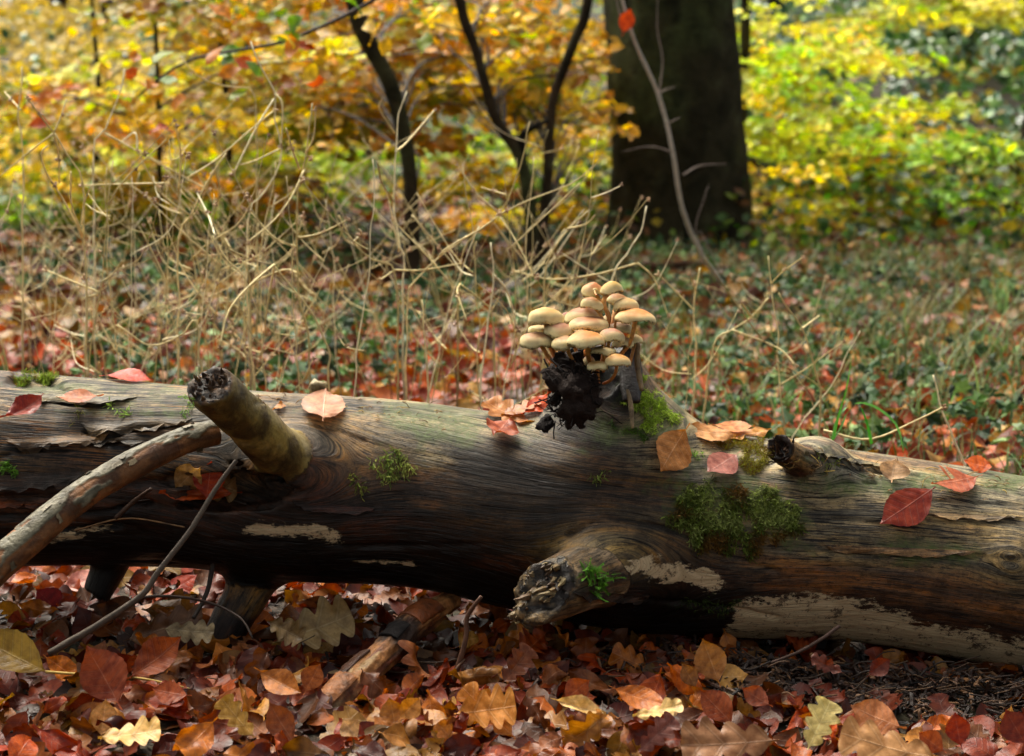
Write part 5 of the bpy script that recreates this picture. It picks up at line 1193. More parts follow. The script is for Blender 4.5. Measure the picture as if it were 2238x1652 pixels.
def view_pts(r, n, y0, y1, margin=1.12, dens=1.0):
    """points on the ground inside the widened view wedge, even per area"""
    y = np.sqrt(r.uniform(y0 ** 2, y1 ** 2, n)); x = r.uniform(-1, 1, n) * (y * .268 * margin + .12); return x, y
r = np.random.RandomState(31)
bt = Batch(); x, y = view_pts(r, 2600, 2.0, 3.05, 1.25)
keep = np.exp(-((x - .5) / .26) ** 2 - ((y - 2.40) / .085) ** 2) < r.uniform(.2, .9, len(x)); x, y = x[keep], y[keep]
P = np.stack([x, y, ground_h(x, y) + r.uniform(.002, .016, len(x))], 1)
half = r.rand(len(x)) < .62
for k, m in (('beech', half), ('oak', ~half)): scatter_leaves(bt, P[m], r.uniform(.045, .072, m.sum()), .38, pick(r, m.sum(), pal_arr ** 1.25 * [1, 1.1, .95], .2, .9), LT[k], r)
tag(bt.build('leaf_litter', M_LEAF_A, origin=(0, 2.5, 0)), 'bed of brown and red fallen leaves under the log', 'leaf litter', None, 'stuff')
bt = Batch(); x, y = view_pts(r, 5200, 2.85, 5.6, 1.2)
P = np.stack([x, y, ground_h(x, y) + r.uniform(.004, .035, len(x))], 1)
pal_b = np.array([lin(h) for h in ('b24a1e', 'bc5424', 'c47a40', 'cc9458', '94341a', 'ac5430', 'c05a26', 'd4a068', '9c3820', 'b44418', 'c4683c')])
half = r.rand(len(x)) < .62
for k, m in (('beech', half), ('oak', ~half)): scatter_leaves(bt, P[m], r.uniform(.05, .085, m.sum()), .5, pick(r, m.sum(), pal_b ** 1.2 * [1, 1.16, .95], .15, 1.3), LT[k], r, (0, -.5, .8))
tag(bt.build('leaf_litter', M_LEAF_A, origin=(0, 4, 0)), 'red and tan fallen leaves on the ground just behind the log', 'leaf litter', None, 'stuff')
bt = Batch(); x, y = view_pts(r, 9000, 5.3, 10.5, 1.15)
P = np.stack([x, y, ground_h(x, y) + r.uniform(.0, .05, len(x))], 1)
pal_c = np.array([lin(h) for h in ('a05030', 'b06a3c', 'b88a54', '8c4020', '7c5030', 'c09048')])
scatter_leaves(bt, P, r.uniform(.055, .09, len(x)), .5, pick(r, len(x), pal_c ** 1.2 * [1, 1.08, .9], .12, 1.15), LT2, r, (0, -.4, .8))
tag(bt.build('leaf_litter', M_LEAF_A, origin=(0, 8, 0)), 'fallen leaves on the forest floor around the beech trunk', 'leaf litter', None, 'stuff')
# slope beyond: sandy yellow clearing at one side, orange in the middle, green at the other
bt = Batch(); y = 10.3 + 15 * r.rand(30000) ** 1.3; x = r.uniform(-1, 1, 30000) * (y * .268 * 1.2 + .3)
kp = r.rand(30000) < np.where(x < -.12 * y, 1.0, .30); x, y = x[kp], y[kp]
P = np.stack([x, y, ground_h(x, y) + r.uniform(.0, .10, len(x))], 1)
pxx, _ = project(P); lf = sstep(900, 300, pxx)
cy_ = pick(r, len(x), np.array([lin(h) for h in ('d8bc58', 'e4cc80', 'ccaa48', 'd0b458', 'b8a050')]), .8, 1.3)
cm_ = pick(r, len(x), np.array([lin(h) for h in ('b89a30', 'c0ac38', '7a9a34', 'a07a2c', '6a8a30', '5a7a30')]), .7, 1.3)
cols = np.where((r.rand(len(x)) < lf)[:, None], cy_, cm_)
scatter_leaves(bt, P, r.uniform(.07, .12, len(x)), .6, cols, LT2, r, (0, -.6, .7))
tag(bt.build('leaf_litter', M_LEAF_FAR, origin=(0, 16, 0)), 'yellow fallen leaves covering the rising slope beyond the trees', 'leaf litter', None, 'stuff')

# ------------------------------------------------------------------ bark crumbs and soil debris under the far end
bt = Batch()
CH = np.array([[-.5, -.15, 0], [.5, -.1, .03], [.45, .14, 0], [-.4, .16, .02], [-.45, -.1, .12], [.4, -.05, .1], [.35, .1, .12], [-.35, .1, .1]])
CHF = np.array([[0, 3, 2, 1], [4, 5, 6, 7], [0, 1, 5, 4], [1, 2, 6, 5], [2, 3, 7, 6], [3, 0, 4, 7]])
n = 5200; x = np.concatenate([r.normal(.50, .26, n // 2), r.uniform(-.8, .85, n // 2)]); y = np.concatenate([r.normal(2.41, .05, n // 2), r.uniform(2.1, 2.75, n // 2)])
P = np.stack([x, y, ground_h(x, y) + r.uniform(0, .010, n) + .02 * (np.abs(y - 2.46) < .05) * (x > .1) * r.rand(n)], 1)
M = rot_frames(r.normal(size=(n, 3)) * .5 + [0, 0, 1.], r.uniform(0, 6.28, n)) * (r.uniform(.004, .022, n) ** 1.0)[:, None, None]
M[:, :, 0] *= r.uniform(.6, 1.8, (n, 1))
bt.instances(CH, CHF, np.zeros((8, 3)), M, P, pick(r, n, np.array([lin(h) for h in ('2a1a12', '1c120c', '3c2416', '5a3822', '7a5636', '241812', '120c09')]), .6, 1.4))
tag(bt.build('bark_crumbs', M_ROT, smooth=False, origin=(.3, 2.4, 0)), 'dark crumbled bark and rotten wood on the soil along the log', 'debris', None, 'stuff')
bt = Batch()
for k in range(260):
    x = r.normal(.50, .22) if k < 190 else r.uniform(-.7, .8); y = r.normal(2.41, .045); a_ = r.uniform(-.9, .9) + (math.pi if r.rand() < .5 else 0); L = r.uniform(.01, .055)
    p0 = np.array([x, y, float(ground_h(x, y)) + r.uniform(.004, .03)]); d = np.array([math.cos(a_), math.sin(a_) * .5, r.normal() * .25])
    V, Fs, S, TH = tube(smooth_path([p0, p0 + d * L * .5 + r.normal(size=3) * .003, p0 + d * L], 6), r.uniform(.0004, .0014), 5); bt.add(V, Fs, lin(r.choice(['2c1c14', '44301f', '5c4430', '7a5c40'])) * r.uniform(.7, 1.2))
tag(bt.build('soil_rootlets', M_TWIG, origin=(.4, 2.4, 0)), 'fine rootlets and splinters in the dark soil under the log', 'debris', None, 'stuff')

# ------------------------------------------------------------------ ivy ground cover and grass
IV = []
for v in range(4):
    q = np.random.RandomState(v); a = np.linspace(0, 2 * math.pi, 11)[:-1]; rad = np.array([.18, .42, .30, .52, .33, .62, .33, .52, .30, .42]); 
    V = np.vstack([[0, 0, .05 * v - .05], np.stack([rad * np.sin(a + math.pi), rad * np.cos(a + math.pi) + .15, .07 * q.normal(size=10)], 1)])
    IV.append((V, np.array([[0, i, i % 10 + 1] for i in range(1, 11)]), np.column_stack([np.full(11, .5), np.append(0, np.ones(10)) * .5, np.zeros(11)])))
gp = np.array([lin(h) for h in ('3c5a2c', '2c4a26', '4a6a3a', '587844', '34542c', '648a40', '86a060')])
bt = Batch(); n = 12000; y = 3.6 + 7.0 * r.rand(n) ** .8; x = r.uniform(-1, 1, n) * (y * .268 * 1.15 + .2)
dn = noise(np.stack([x, y, 0 * x], 1), 1.4, 120, 3) * 1.6 + .24 * sstep(4.2, 7, y) + .06 * (x > .15) * sstep(3.6, 5, y) - .14
kp = dn > r.uniform(-.1, .45, n); x, y = x[kp], y[kp]
P = np.stack([x, y, ground_h(x, y) + r.uniform(.02, .09, len(x))], 1)
scatter_leaves(bt, P, r.uniform(.022, .052, len(x)), .55, pick(r, len(x), gp, .2, 1.0), IV, r, (0, -.45, .8))
tag(bt.build('ivy', M_IVY, smooth=False, origin=(0, 6, 0)), 'dark green ivy covering the forest floor behind the log', 'ivy', None, 'stuff')
bt = Batch(); n = 6000; y = 11 + 12 * r.rand(n); x = r.uniform(.25, 1.25, n) * (y * .268) ; x = np.where(r.rand(n) < .1, -x, x)
P = np.stack([x, y, ground_h(x, y) + r.uniform(.05, .35, len(x))], 1)
scatter_leaves(bt, P, r.uniform(.05, .11, n), .6, pick(r, n, np.array([lin(h) for h in ('4a7a3c', '5a8a4a', '3c6a40', '7a9a50', '345a38')]), .6, 1.3), IV, r, (0, -.5, .8))
tag(bt.build('ivy', M_IVYFAR, smooth=False, origin=(2, 15, 1)), 'glossy ivy covering the far slope behind the beech', 'ivy', None, 'stuff')
bt = Batch(); n = 9000; y = 7.6 + 3.6 * r.rand(n); x = r.uniform(-1.2, 1.2, n) * y * .268
dn = noise(np.stack([x, y * .6, 0 * x], 1), 1.5, 140, 3); kp = dn > r.uniform(-.5, .25, n); x, y, dn = x[kp], y[kp], dn[kp]; n = len(x)
P = np.stack([x, y, ground_h(x, y) + r.rand(n) ** 1.4 * (.22 + .35 * np.clip(dn + .3, 0, 1)) * sstep(7.4, 9, y)], 1)
scatter_leaves(bt, P, r.uniform(.035, .075, n), .6, pick(r, n, np.array([lin(h) for h in ('3c5a24', '4a6a28', '2c4420', '6a8430', '8a9a30', 'a08a28', '5a7a3c', '704820')]), .4, 1.3), LT2, r, (0, -.6, .7))
tag(bt.build('undergrowth', M_LEAF_FAR, origin=(0, 9, 0)), 'low dark green undergrowth between the young trees', 'undergrowth', None, 'stuff')
def blade(p0, h, lean, az, w, r_, droop=0.0):
    s = np.linspace(0, 1, 7); d = np.array([math.cos(az), math.sin(az), 0]); path = p0 + np.outer(s ** 1.8 * lean * h, d) + np.outer((s - droop * s ** 2.6) * h, [0, 0, 1])
    side = np.cross(d, [0, 0, 1]) * (math.cos(.6)) + d * .2; ww = w * (1 - s ** 2.2)[:, None] * side; V = np.stack([path - ww, path + ww], 1).reshape(-1, 3)
    i = np.arange(6) * 2; return V, np.stack([i, i + 1, i + 3, i + 2], 1)
bt = Batch(); n = 15000
y = np.where(r.rand(n) < .62, 3.0 + 5.0 * r.rand(n), 3.6 + 6.5 * r.rand(n)); x = np.where(r.rand(n) < .66, y * .268 * r.uniform(.15, 1.15, n), y * .268 * r.uniform(-1.15, .9, n))
kp = noise(np.stack([x, y, 0 * x], 1), 1.8, 130, 3) > r.uniform(-.35, .15, n); x, y = x[kp], y[kp]; n = len(x); P = np.stack([x, y, ground_h(x, y)], 1)
GT = [blade(np.zeros(3), 1.0, q_.uniform(.1, 1.1), 0.0, .016 * q_.uniform(.7, 1.3), q_, q_.uniform(0, .75)) for q_ in [np.random.RandomState(k) for k in range(10)]]
az = r.uniform(0, 6.28, n); M = np.stack([np.stack([np.cos(az), np.sin(az), 0 * az], -1), np.stack([-np.sin(az), np.cos(az), 0 * az], -1), np.tile([0, 0, 1.], (n, 1))], -1) * (r.uniform(.04, .16, n) * np.where(x > .9, 1.3, 1))[:, None, None]
gc = .66 * pick(r, n, np.array([lin(h) for h in ('5a7a34', '6c8c40', '88a058', '48682c', 'a0a468', '7a9a60', 'b0a468')]), .5, 1.2); w = r.randint(0, 10, n)
for k in range(10):
    m = w == k; bt.instances(GT[k][0], GT[k][1], np.zeros((len(GT[k][0]), 3)), M[m], P[m], gc[m])
tag(bt.build('grass', M_GRASS, origin=(1, 5, 0)), 'thin green grass growing through the leaves behind the log', 'grass', None, 'stuff')
def tuft(px_, py_, n, hs, label, seed, cols=('3c7a24', '4a8c2c', '5ca038', '6a9a48'), w=.003):
    q = np.random.RandomState(seed); p0 = depth_px(px_, py_, .01); b = Batch()
    for k in range(n):
        V, Q = blade(p0 + q.normal(size=3) * [.02, .02, 0], q.uniform(*hs), q.uniform(.15, 1.1), q.uniform(0, 6.28), w * q.uniform(.7, 1.3), q, q.uniform(0, .8)); b.add(V, Q, lin(q.choice(cols)))
    return tag(b.build('grass_tuft', M_GRASS, origin=p0), label, 'grass')
# two long bright blades right behind the crest
p0 = depth_px(1832, 990, 0.0)
bl = thing('grass_tuft', p0, 'bright green grass blades arching just behind the log crest', 'grass')
for q, (pts, w_, cl) in enumerate([([(1822, 960), (1835, 900), (1850, 850), (1862, 775)], .0022, '4c9a2c'), ([(1818, 965), (1835, 905), (1875, 880), (1920, 893), (1960, 930), (1975, 985)], .0030, '5a9a44'),
                                  ([(1905, 970), (1895, 925), (1880, 885)], .0028, '3c8c24'), ([(1815, 970), (1840, 930), (1850, 905), (1880, 878)], .0028, '68a058')]):
    pts = smooth_path([at(a1, a2, 3.02 + .02 * q) for a1, a2 in pts] , 14); s = np.linspace(0, 1, 14); side = np.array([.8, -.4, .45]); side /= np.linalg.norm(side)
    ww = (w_ * (1 - (s * (1 if q != 1 else .85)) ** 2.5))[:, None] * side; V = np.stack([pts - ww, pts + ww + np.array([0, .0008, 0])], 1).reshape(-1, 3); i = np.arange(13) * 2
    build('grass_blade', V, np.stack([i, i + 1, i + 3, i + 2], 1), M_GRASS, bl, {'tint': np.tile(lin(cl), (len(V), 1))})
tuft(1600, 920, 16, (.06, .15), 'low grass tuft behind the crest near the tan leaves', 3)
tuft(1720, 905, 14, (.05, .13), 'thin grass tuft between the crest leaves and the tall bright blades', 4)
tuft(2160, 800, 26, (.10, .24), 'taller pale grass tuft at the outer edge of the view', 5, ('7a9a58', '5c8a3c', '8aa868'), .0022)
tuft(2080, 930, 20, (.05, .12), 'small dense grass tuft behind the sloping end of the log', 6)
tuft(2190, 690, 24, (.12, .28), 'pale grass clump farther back beyond the taller pale tuft', 7, ('8aa868', '6a9a44'), .0022)
# ------------------------------------------------------------------ big beech trunk
def tree_trunk(path, rad, k, name, parent, mat, col, rough, seed, n=60, flare=None):
    P = smooth_path(path, n); R_s = np.interp(np.linspace(0, 1, n), np.linspace(0, 1, len(rad)), rad)
    V, Fs, S, TH = tube(P, R_s, k); ctr = np.vstack([np.repeat(P, k, 0), P[0], P[-1]]); off = V - ctr; on = off / (np.linalg.norm(off, axis=1)[:, None] + 1e-9)
    V = V + on * (rough * noise(V * np.array([1, 1, .45]), 9, seed, 3))[:, None]
    if flare is not None: V = V + on * (flare * np.exp(-(V[:, 2] - P[0][2]) / .16) * (0.6 + .4 * np.sin(TH * 5 + 1)))[:, None]
    g = sstep(0, .5, noise(V, 3.0, seed + 1, 3))
    C = mixc(np.tile(lin(col), (len(V), 1)), lin('4c5430'), g * .75); C = mixc(C, lin('1a1610'), sstep(.0, .35, noise(V * [1, 1, .35], 14, seed + 2, 4)) * .8); C = mixc(C, lin('5c5c40'), sstep(.3, .6, noise(V, 22, seed + 3, 3)) * .6)
    return build(name, V, Fs, mat, parent, {'tint': C})
def gpt(px_, Y, dz=0.0):
    x = at(px_, 500, Y)[0]; return np.array([x, Y, float(ground_h(x, Y)) + dz])
bt_ = thing('beech_tree', gpt(1490, 8.6), 'thick dark mossy beech trunk standing behind the mushrooms', 'tree')
bp0 = gpt(1490, 8.6, -.1)
tree_trunk([bp0, at(1488, 400, 8.6), at(1478, 250, 8.6), at(1464, 0, 8.6), at(1452, -300, 8.6), at(1440, -1500, 8.7), at(1420, -3200, 8.7)], [.318, .277, .248, .213, .20, .18, .14], 48, 'trunk', bt_, M_TRUNK, '3a3524', .026, 201, 200, .13)
for q, (z0, az, ln) in enumerate([(4.4, .3, 2.6), (5.2, 2.6, 2.4), (6.0, 4.4, 2.2)]):
    c0_ = np.array([bp0[0] - .08, 8.62, z0]); d = np.array([math.cos(az), math.sin(az), .7])
    strand('limb', [c0_, c0_ + d * ln * .5, c0_ + d * ln + [0, 0, .3]], .10, .03, '2c2a20', M_TRUNK, parent=bt_, k=10)
# slender pale sapling stem leaning in front of it
sap = thing('leaning_sapling', gpt(1590, 6.4), 'bare slender grey sapling leaning across the dark beech trunk', 'tree')
sp_pts = [at(1330, -120, 5.75), at(1380, 70, 5.85), at(1440, 210, 5.95), at(1470, 330, 6.0), at(1490, 450, 6.1), at(1530, 550, 6.25), at(1592, 640, 6.4)]
strand('trunk', sp_pts, .0045, .0080, 'd8d0c4', M_PALETWIG, parent=sap, k=10, n=50, rough=.002)
for pts, r0 in (([(1440, 208), (1448, 130), (1436, 60), (1440, -40)], .005), ([(1438, 205), (1455, 196), (1476, 190)], .005), ([(1470, 332), (1420, 320), (1358, 332)], .0035), ([(1493, 382), (1530, 362), (1590, 358)], .0045),
                ([(1372, 70), (1352, 20), (1338, -60)], .006), ([(1456, 270), (1475, 262), (1486, 256)], .004), ([(1540, 560), (1520, 500), (1540, 430), (1548, 405)], .0035), ([(1575, 600), (1548, 540), (1530, 505)], .0045)):
    strand('side_twig', [at(x, y, 5.95 + .02 * i) for i, (x, y) in enumerate(pts)], r0 * .55, r0 * .15, '8e7c70', M_PALETWIG, parent=sap, k=6, n=14)
V, Q, U = leaf_template('beech', 12, 6, 1, .4, .2); 
red = build('leaf', V @ frame((0, -1, .2), (.3, 0, 1)).T * .075 + at(1370, 45, 5.8), Q, M_LEAF_FAR, sap, {'luv': U, 'tint': np.tile(lin('b83c1c'), (len(V), 1))})
red['label'] = 'single red leaf'

# ------------------------------------------------------------------ young beeches with autumn leaves
Yl = ['e8c420', 'f0d42c', 'd4a81c', 'd8d838', 'b8cc30', 'cc9018', 'a8bc34']
OR = ['e0a41c', 'c88018', 'e8bc24', 'b0681a', 'e8cc34', 'b0b42c', '90a42c', 'd48c18', '7c9a2c', 'c88a1c', 'd8d034']
GY = ['d4e830', 'bce02c', 'f0f040', 'f0dc28', '9cd024', 'f4c81c', 'f4f450', 'd89414']
GG = ['7aa830', '9cc03c', '6a9434', 'c0cc3c', '88b040', 'c8b828']
def crown(parent, regs, pal, seed, size=(.05, .075), trunk=None, stuff_name='crown', big=24, limbcol='2c2218'):
    """sprays of leaves on fine twigs inside the boxes regs = (x0, y0, x1, y1, Y0, Y1, number of sprays)"""
    r = np.random.RandomState(seed); b = Batch(); tw_ = Batch(); P = []; D = []; pal_ = np.array([lin(h) for h in pal]); C = []; N_ = []
    for (x0, y0, x1, y1, Y0, Y1, ns) in regs:
        ctrs = [(r.uniform(x0, x1), r.uniform(y0, y1), r.uniform(Y0, Y1)) for _ in range(max(2, ns // 3))]
        for k in range(int(ns * 1.25)):
            cc_ = ctrs[r.randint(len(ctrs))]; o = at(cc_[0] + r.normal() * 42, cc_[1] + r.normal() * 17, cc_[2] + r.normal() * .12); az = r.uniform(0, 2 * math.pi) if r.rand() < .4 else r.choice([0.1, math.pi]) + r.normal() * .5
            d = np.array([math.cos(az), math.sin(az), r.uniform(-.25, .2)]); L = r.uniform(.25, .6); base = pal_[r.randint(len(pal_))] * r.choice([r.uniform(.35, .8), r.uniform(.9, 1.6)])
            pth = smooth_path([o - d * L / 2, o + [0, 0, .02], o + d * L / 2 - [0, 0, .05]], 6)
            V, Fs, S, TH = tube(pth, .0022, 3, cap=False); tw_.add(V, Fs, lin(limbcol))
            if trunk is not None and r.rand() < .35:
                q0 = trunk[np.argmin(np.abs(trunk[:, 2] - o[2] + .15))] ; mid = (q0 + o) / 2 + [0, 0, .06]
                V, Fs, S, TH = tube(smooth_path([q0, mid, o - d * L / 2], 10), np.linspace(.006, .0025, 10), 4, cap=False); tw_.add(V, Fs, lin(limbcol))
            side = np.cross(d, [0, 0, 1]); side /= np.linalg.norm(side)
            for s in np.arange(0, 1, .055):
                for sg in (-1, 1):
                    if r.rand() < .18: continue
                    out = r.uniform(.03, .13) * (1 - .4 * s); P.append(o + d * (s - .5) * L + side * sg * out + [0, 0, -.08 * out + r.normal() * .022]); D.append(side * sg * .8 + d * .7)
                    C.append((base * .65 + pal_[r.randint(len(pal_))] * .35) * r.uniform(.7, 1.35)); N_.append([r.normal() * .45, -.45 + r.normal() * .5, .75])
    P = np.array(P); D = np.array(D); C = np.array(C); N_ = np.array(N_); N_ /= np.linalg.norm(N_, axis=1)[:, None]
    Yv = D - N_ * (D * N_).sum(1)[:, None]; Yv /= np.linalg.norm(Yv, axis=1)[:, None]; M = np.stack([np.cross(Yv, N_), Yv, N_], -1) * r.uniform(size[0], size[1], len(P))[:, None, None]
    w = r.randint(0, len(LT2), len(P))
    lone = set(np.argsort(P[:, 1])[:big].tolist())                # the nearest ones stay single leaves
    for k in range(len(LT2)):
        m = (w == k) & ~np.isin(np.arange(len(P)), list(lone))
        if m.any(): b.instances(LT2[k][0], LT2[k][1], LT2[k][2], M[m], P[m], C[m])
    o = b.build(stuff_name, M_LEAF_FAR, parent); o['kind'] = 'stuff'
    o2 = tw_.build('twigs', M_TWIG, parent); o2['kind'] = 'stuff'
    for i in lone:
        V = LT[('beech')][i % 6]; build('leaf', V[0] @ M[i].T + P[i], V[1], M_LEAF_FAR, parent, {'luv': V[2], 'tint': np.tile(C[i], (len(V[0]), 1))})
def sapling(path, rad, regs, pal, label, seed, col='463828', size=(.05, .075), name='young_beech', k=10, rough=.004):
    pts = [at(x, y, Y) for x, y, Y in path]; g = np.array([pts[-1][0], pts[-1][1], float(ground_h(pts[-1][0], pts[-1][1])) - .03]); pts = pts + ([g] if pts[-1][2] > g[2] + .03 else [])
    t_ = thing(name, g, label, 'tree', 'young trees behind the log'); P = smooth_path(pts, 40)
    tree_trunk(pts, rad, k, 'trunk', t_, M_TRUNK, col, rough, seed, 40)
    if regs: crown(t_, regs, pal, seed, size, P)
    return t_
T = sapling([(700, -400, 6.5), (775, 0, 6.5), (800, 80, 6.5), (855, 190, 6.5), (890, 330, 6.5), (900, 470, 6.5)], [.020, .028, .032, .028, .025, .031], [(640, -30, 1010, 150, 6.9, 8.2, 26), (700, 130, 980, 340, 6.9, 8.2, 18), (560, 200, 860, 420, 7, 8.5, 16)], OR, 'leaning dark young beech with orange leaves, crooked trunk thickest of the young ones', 301)
T = sapling([(960, -300, 6.6), (1005, 0, 6.6), (1040, 110, 6.6), (1062, 190, 6.6), (1085, 262, 6.6), (1135, 340, 6.6), (1155, 430, 6.6), (1162, 510, 6.6)], [.013, .016, .017, .016, .018, .021, .023, .026], [(980, -30, 1270, 200, 7.0, 8, 26), (900, 60, 1260, 300, 7, 8.6, 20), (960, 260, 1260, 470, 8, 9, 10)], OR + Yl[:3], 'dark zigzag young beech trunk left of the straighter one', 302)
T['label'] = 'dark zigzag young beech trunk with orange leaves next to the straighter stem'
strand('limb', [at(1138, 345, 6.6), at(1140, 300, 6.6), at(1165, 278, 6.6), at(1200, 262, 6.6)], .020, .007, '1e1a14', M_TRUNK, parent=T)
T = sapling([(1310, -300, 6.7), (1285, 0, 6.7), (1255, 90, 6.7), (1212, 205, 6.7), (1202, 290, 6.7), (1196, 400, 6.7), (1186, 505, 6.7)], [.012, .015, .017, .017, .018, .020, .022], [(1080, 60, 1300, 330, 8.2, 9.5, 24), (1180, 280, 1310, 500, 8.8, 9.8, 14)], Yl + OR[:2], 'thin dark young beech stem closest to the big beech trunk', 303)
T = sapling([(470, -300, 8.5), (490, 0, 8.5), (486, 120, 8.5), (500, 300, 8.5), (505, 480, 8.5)], [.008, .010, .012, .012, .014], [(300, -30, 800, 200, 7, 9, 30), (330, 180, 820, 420, 7.5, 9.5, 30)], Yl + OR, 'very thin young tree with mixed yellow and orange leaves behind the dry stalks', 304)
T = sapling([(190, -300, 8.8), (200, 0, 8.8), (215, 200, 8.8), (205, 470, 8.8)], [.008, .010, .012, .014], [(-60, 90, 460, 330, 7.4, 9.4, 34), (-60, 300, 420, 460, 8, 9.5, 22)], Yl + OR[:2], 'young tree with yellow leaves at the outer side near the sandy clearing', 305)
T = sapling([(1640, -300, 10), (1630, 0, 10), (1625, 200, 10), (1600, 480, 10)], [.02, .025, .028, .032], [(1600, -30, 2000, 150, 9.4, 11, 26), (1620, 120, 1960, 330, 8.9, 11, 40), (1800, 200, 2130, 370, 8.9, 10.4, 26), (1610, 300, 1840, 400, 9.4, 10.6, 12)], GY, 'bright yellow green young beech spreading out from behind the big trunk', 306)
T = sapling([(1720, 380, 9.4), (1700, 430, 9.4), (1660, 500, 9.3)], [.006, .008, .010], [(1610, 400, 1800, 500, 8.8, 9.6, 10), (1760, 400, 2060, 510, 9.0, 9.8, 12), (1640, 460, 1790, 520, 8.8, 9.2, 8)], Yl, 'low golden leaved sapling at the foot of the big beech trunk', 307)
T = sapling([(2120, -300, 14), (2110, 0, 14), (2130, 200, 14)], [.04, .05, .06], [(1900, -60, 2300, 70, 12.5, 14, 26)], ['c8cc48', 'd8d858', 'b8c440', 'd8c040'], 'far bright lime yellow tree in the upper outer corner', 308, size=(.07, .1))
T = sapling([(2260, 100, 9.0), (2235, 300, 9.0), (2220, 440, 9.0)], [.006, .008, .010], [(2080, 290, 2290, 470, 8.4, 9.4, 16)], GG, 'small green leaved bush beyond the grass clumps at the outer edge', 309)
T = sapling([(1250, 250, 10.5), (1240, 330, 10.5), (1245, 440, 10.5)], [.006, .008, .010], [(1080, 260, 1340, 480, 10, 11.5, 20)], GY, 'yellow green sapling glowing between the two dark thin stems and the beech', 310)
T = sapling([(640, 300, 9.5), (650, 380, 9.5), (655, 450, 9.5)], [.006, .008, .010], [(300, 330, 1050, 460, 9, 10.5, 46)], GG + GY[:3], 'low yellow green bush behind the dry stalks', 311)
T = sapling([(90, 330, 9.5), (80, 400, 9.5), (85, 450, 9.5)], [.006, .008, .010], [(-60, 400, 400, 500, 8.6, 10, 26)], GG, 'low green bush behind the stalks below the yellow young tree', 312)
for q, (x0, x1, Y, r0, cl, lb_) in enumerate([(925, 968, 15, .085, '4a4436', 'far grey trunk above the zigzag beech stem'), (540, 548, 13.5, .06, '5c6054', 'far pale grey trunk above the dry stalks'), (126, 132, 19, .09, '5a3c2c', 'far reddish trunk in the sandy clearing'), (235, 238, 17, .07, '6a4c38', 'far thin brown trunk at the rim of the sandy clearing'), (1700, 1690, 17, .10, '3c3a2c', 'far dark trunk behind the bright yellow green beech')]):
    sapling([(x0, -900, Y), (x0, -100, Y), (x1, 60, Y)], [r0 * .7, r0 * .9, r0], None, None, lb_, 320 + q, cl, name='distant_tree')
T = sapling([(330, -300, 7.4), (338, 0, 7.4), (345, 200, 7.4), (350, 430, 7.4)], [.006, .008, .010, .012], [(-60, 120, 520, 300, 6.6, 7.6, 7), (420, 60, 760, 330, 6.6, 7.6, 7)], ['c88020', 'e0b824', 'b86018', 'd8c030', 'b0b834'], 'slender young tree with thin layers of golden orange leaves', 313)
# overhanging branch with larger, nearer leaves
ob = thing('overhanging_branch', at(560, -200, 5.0), 'thin branch with green and orange leaves hanging into the top of the view', 'branch')
op = smooth_path([at(1100, -300, 5.3), at(900, -60, 5.2), at(650, 80, 5.0), at(420, 130, 4.9), at(300, 210, 4.9)], 30)
V, Fs, S, TH = tube(op, np.linspace(.009, .003, 30), 6); build('branch_wood', V, Fs, M_TWIG, ob, {'tint': np.tile(lin('3a2c22'), (len(V), 1))})
r = np.random.RandomState(77)
for k in range(64):
    i = r.randint(6, 29); p0 = op[i] + r.normal(size=3) * [.16, .12, .07]; Mx = frame(r.normal(size=3) * .5 + [0, -.7, .6], r.normal(size=3) * [1, .4, .4]) * r.uniform(.05, .075); tl = LT['beech'][k % 6]
    build('leaf', tl[0] @ Mx.T + p0, tl[1], M_LEAF_FAR, ob, {'luv': tl[2], 'tint': np.tile(lin(r.choice(['8a9c30', '6a8a3c', 'd0a028', 'c87820', 'b84c20', 'd8b030'])), (len(tl[0]), 1))})
strand('fallen_stick', [at(1340, 590, 6.9), at(1430, 585, 6.9), at(1520, 580, 6.9), at(1600, 592, 6.8)], .022, .014, '4a3020', M_TRUNK, 'dark fallen stick lying in front of the foot of the big beech', 'stick', rough=.01)

# ------------------------------------------------------------------ dry branching stalks behind the log
SC = ['ecd89c', 'd8c488', 'f4e8bc', 'c4b074', '9c8854', 'e4d094']
def stalk_plant(main, sides, label, Y=3.5, seed=0, r0=.0025):
    r = np.random.RandomState(seed + 400); root = thing('dry_stalk', (at(*main[-1], Y)[0], Y, 0), label, 'dried plant', 'dried stalks behind the log')
    pts = [at(x, y, Y) for x, y in main]; g = np.array([pts[-1][0] + r.normal() * .01, Y, float(ground_h(pts[-1][0], Y))])
    if pts[-1][2] > .03: pts.append(g)
    P = smooth_path(pts, 34); nn = noise(P, 16, seed, 2); P = P + np.outer(nn, [.006, 0, 0])
    V, Fs, S, TH = tube(P, np.linspace(.45, 1.0, 34) ** .8 * r0 * (1 + .25 * (np.arange(34) % 9 == 0)), 6)
    C = mixc(np.tile(lin(SC[seed % 4]), (len(V), 1)), lin('5c3e28'), sstep(.55, .9, S)); build('stem', V, Fs, M_STALK, root, {'tint': C})
    for q, sd_ in enumerate(sides):
        dy = r.uniform(-.12, .12); pp = [at(x, y, Y + dy * (i / max(1, len(sd_) - 1))) for i, (x, y) in enumerate(sd_)]
        P2 = smooth_path(pp, 14); V, Fs, S, TH = tube(P2, np.linspace(1.0, .6, 14) * r0 * r.uniform(.6, .95), 5); build('side_branch', V, Fs, M_STALK, root, {'tint': np.tile(lin(SC[r.randint(6)]), (len(V), 1))})
        if r.rand() < .65: seedhead(root, P2[-1], r)
        if r.rand() < .35: seedhead(root, P2[7], r)
    return root
SH = []
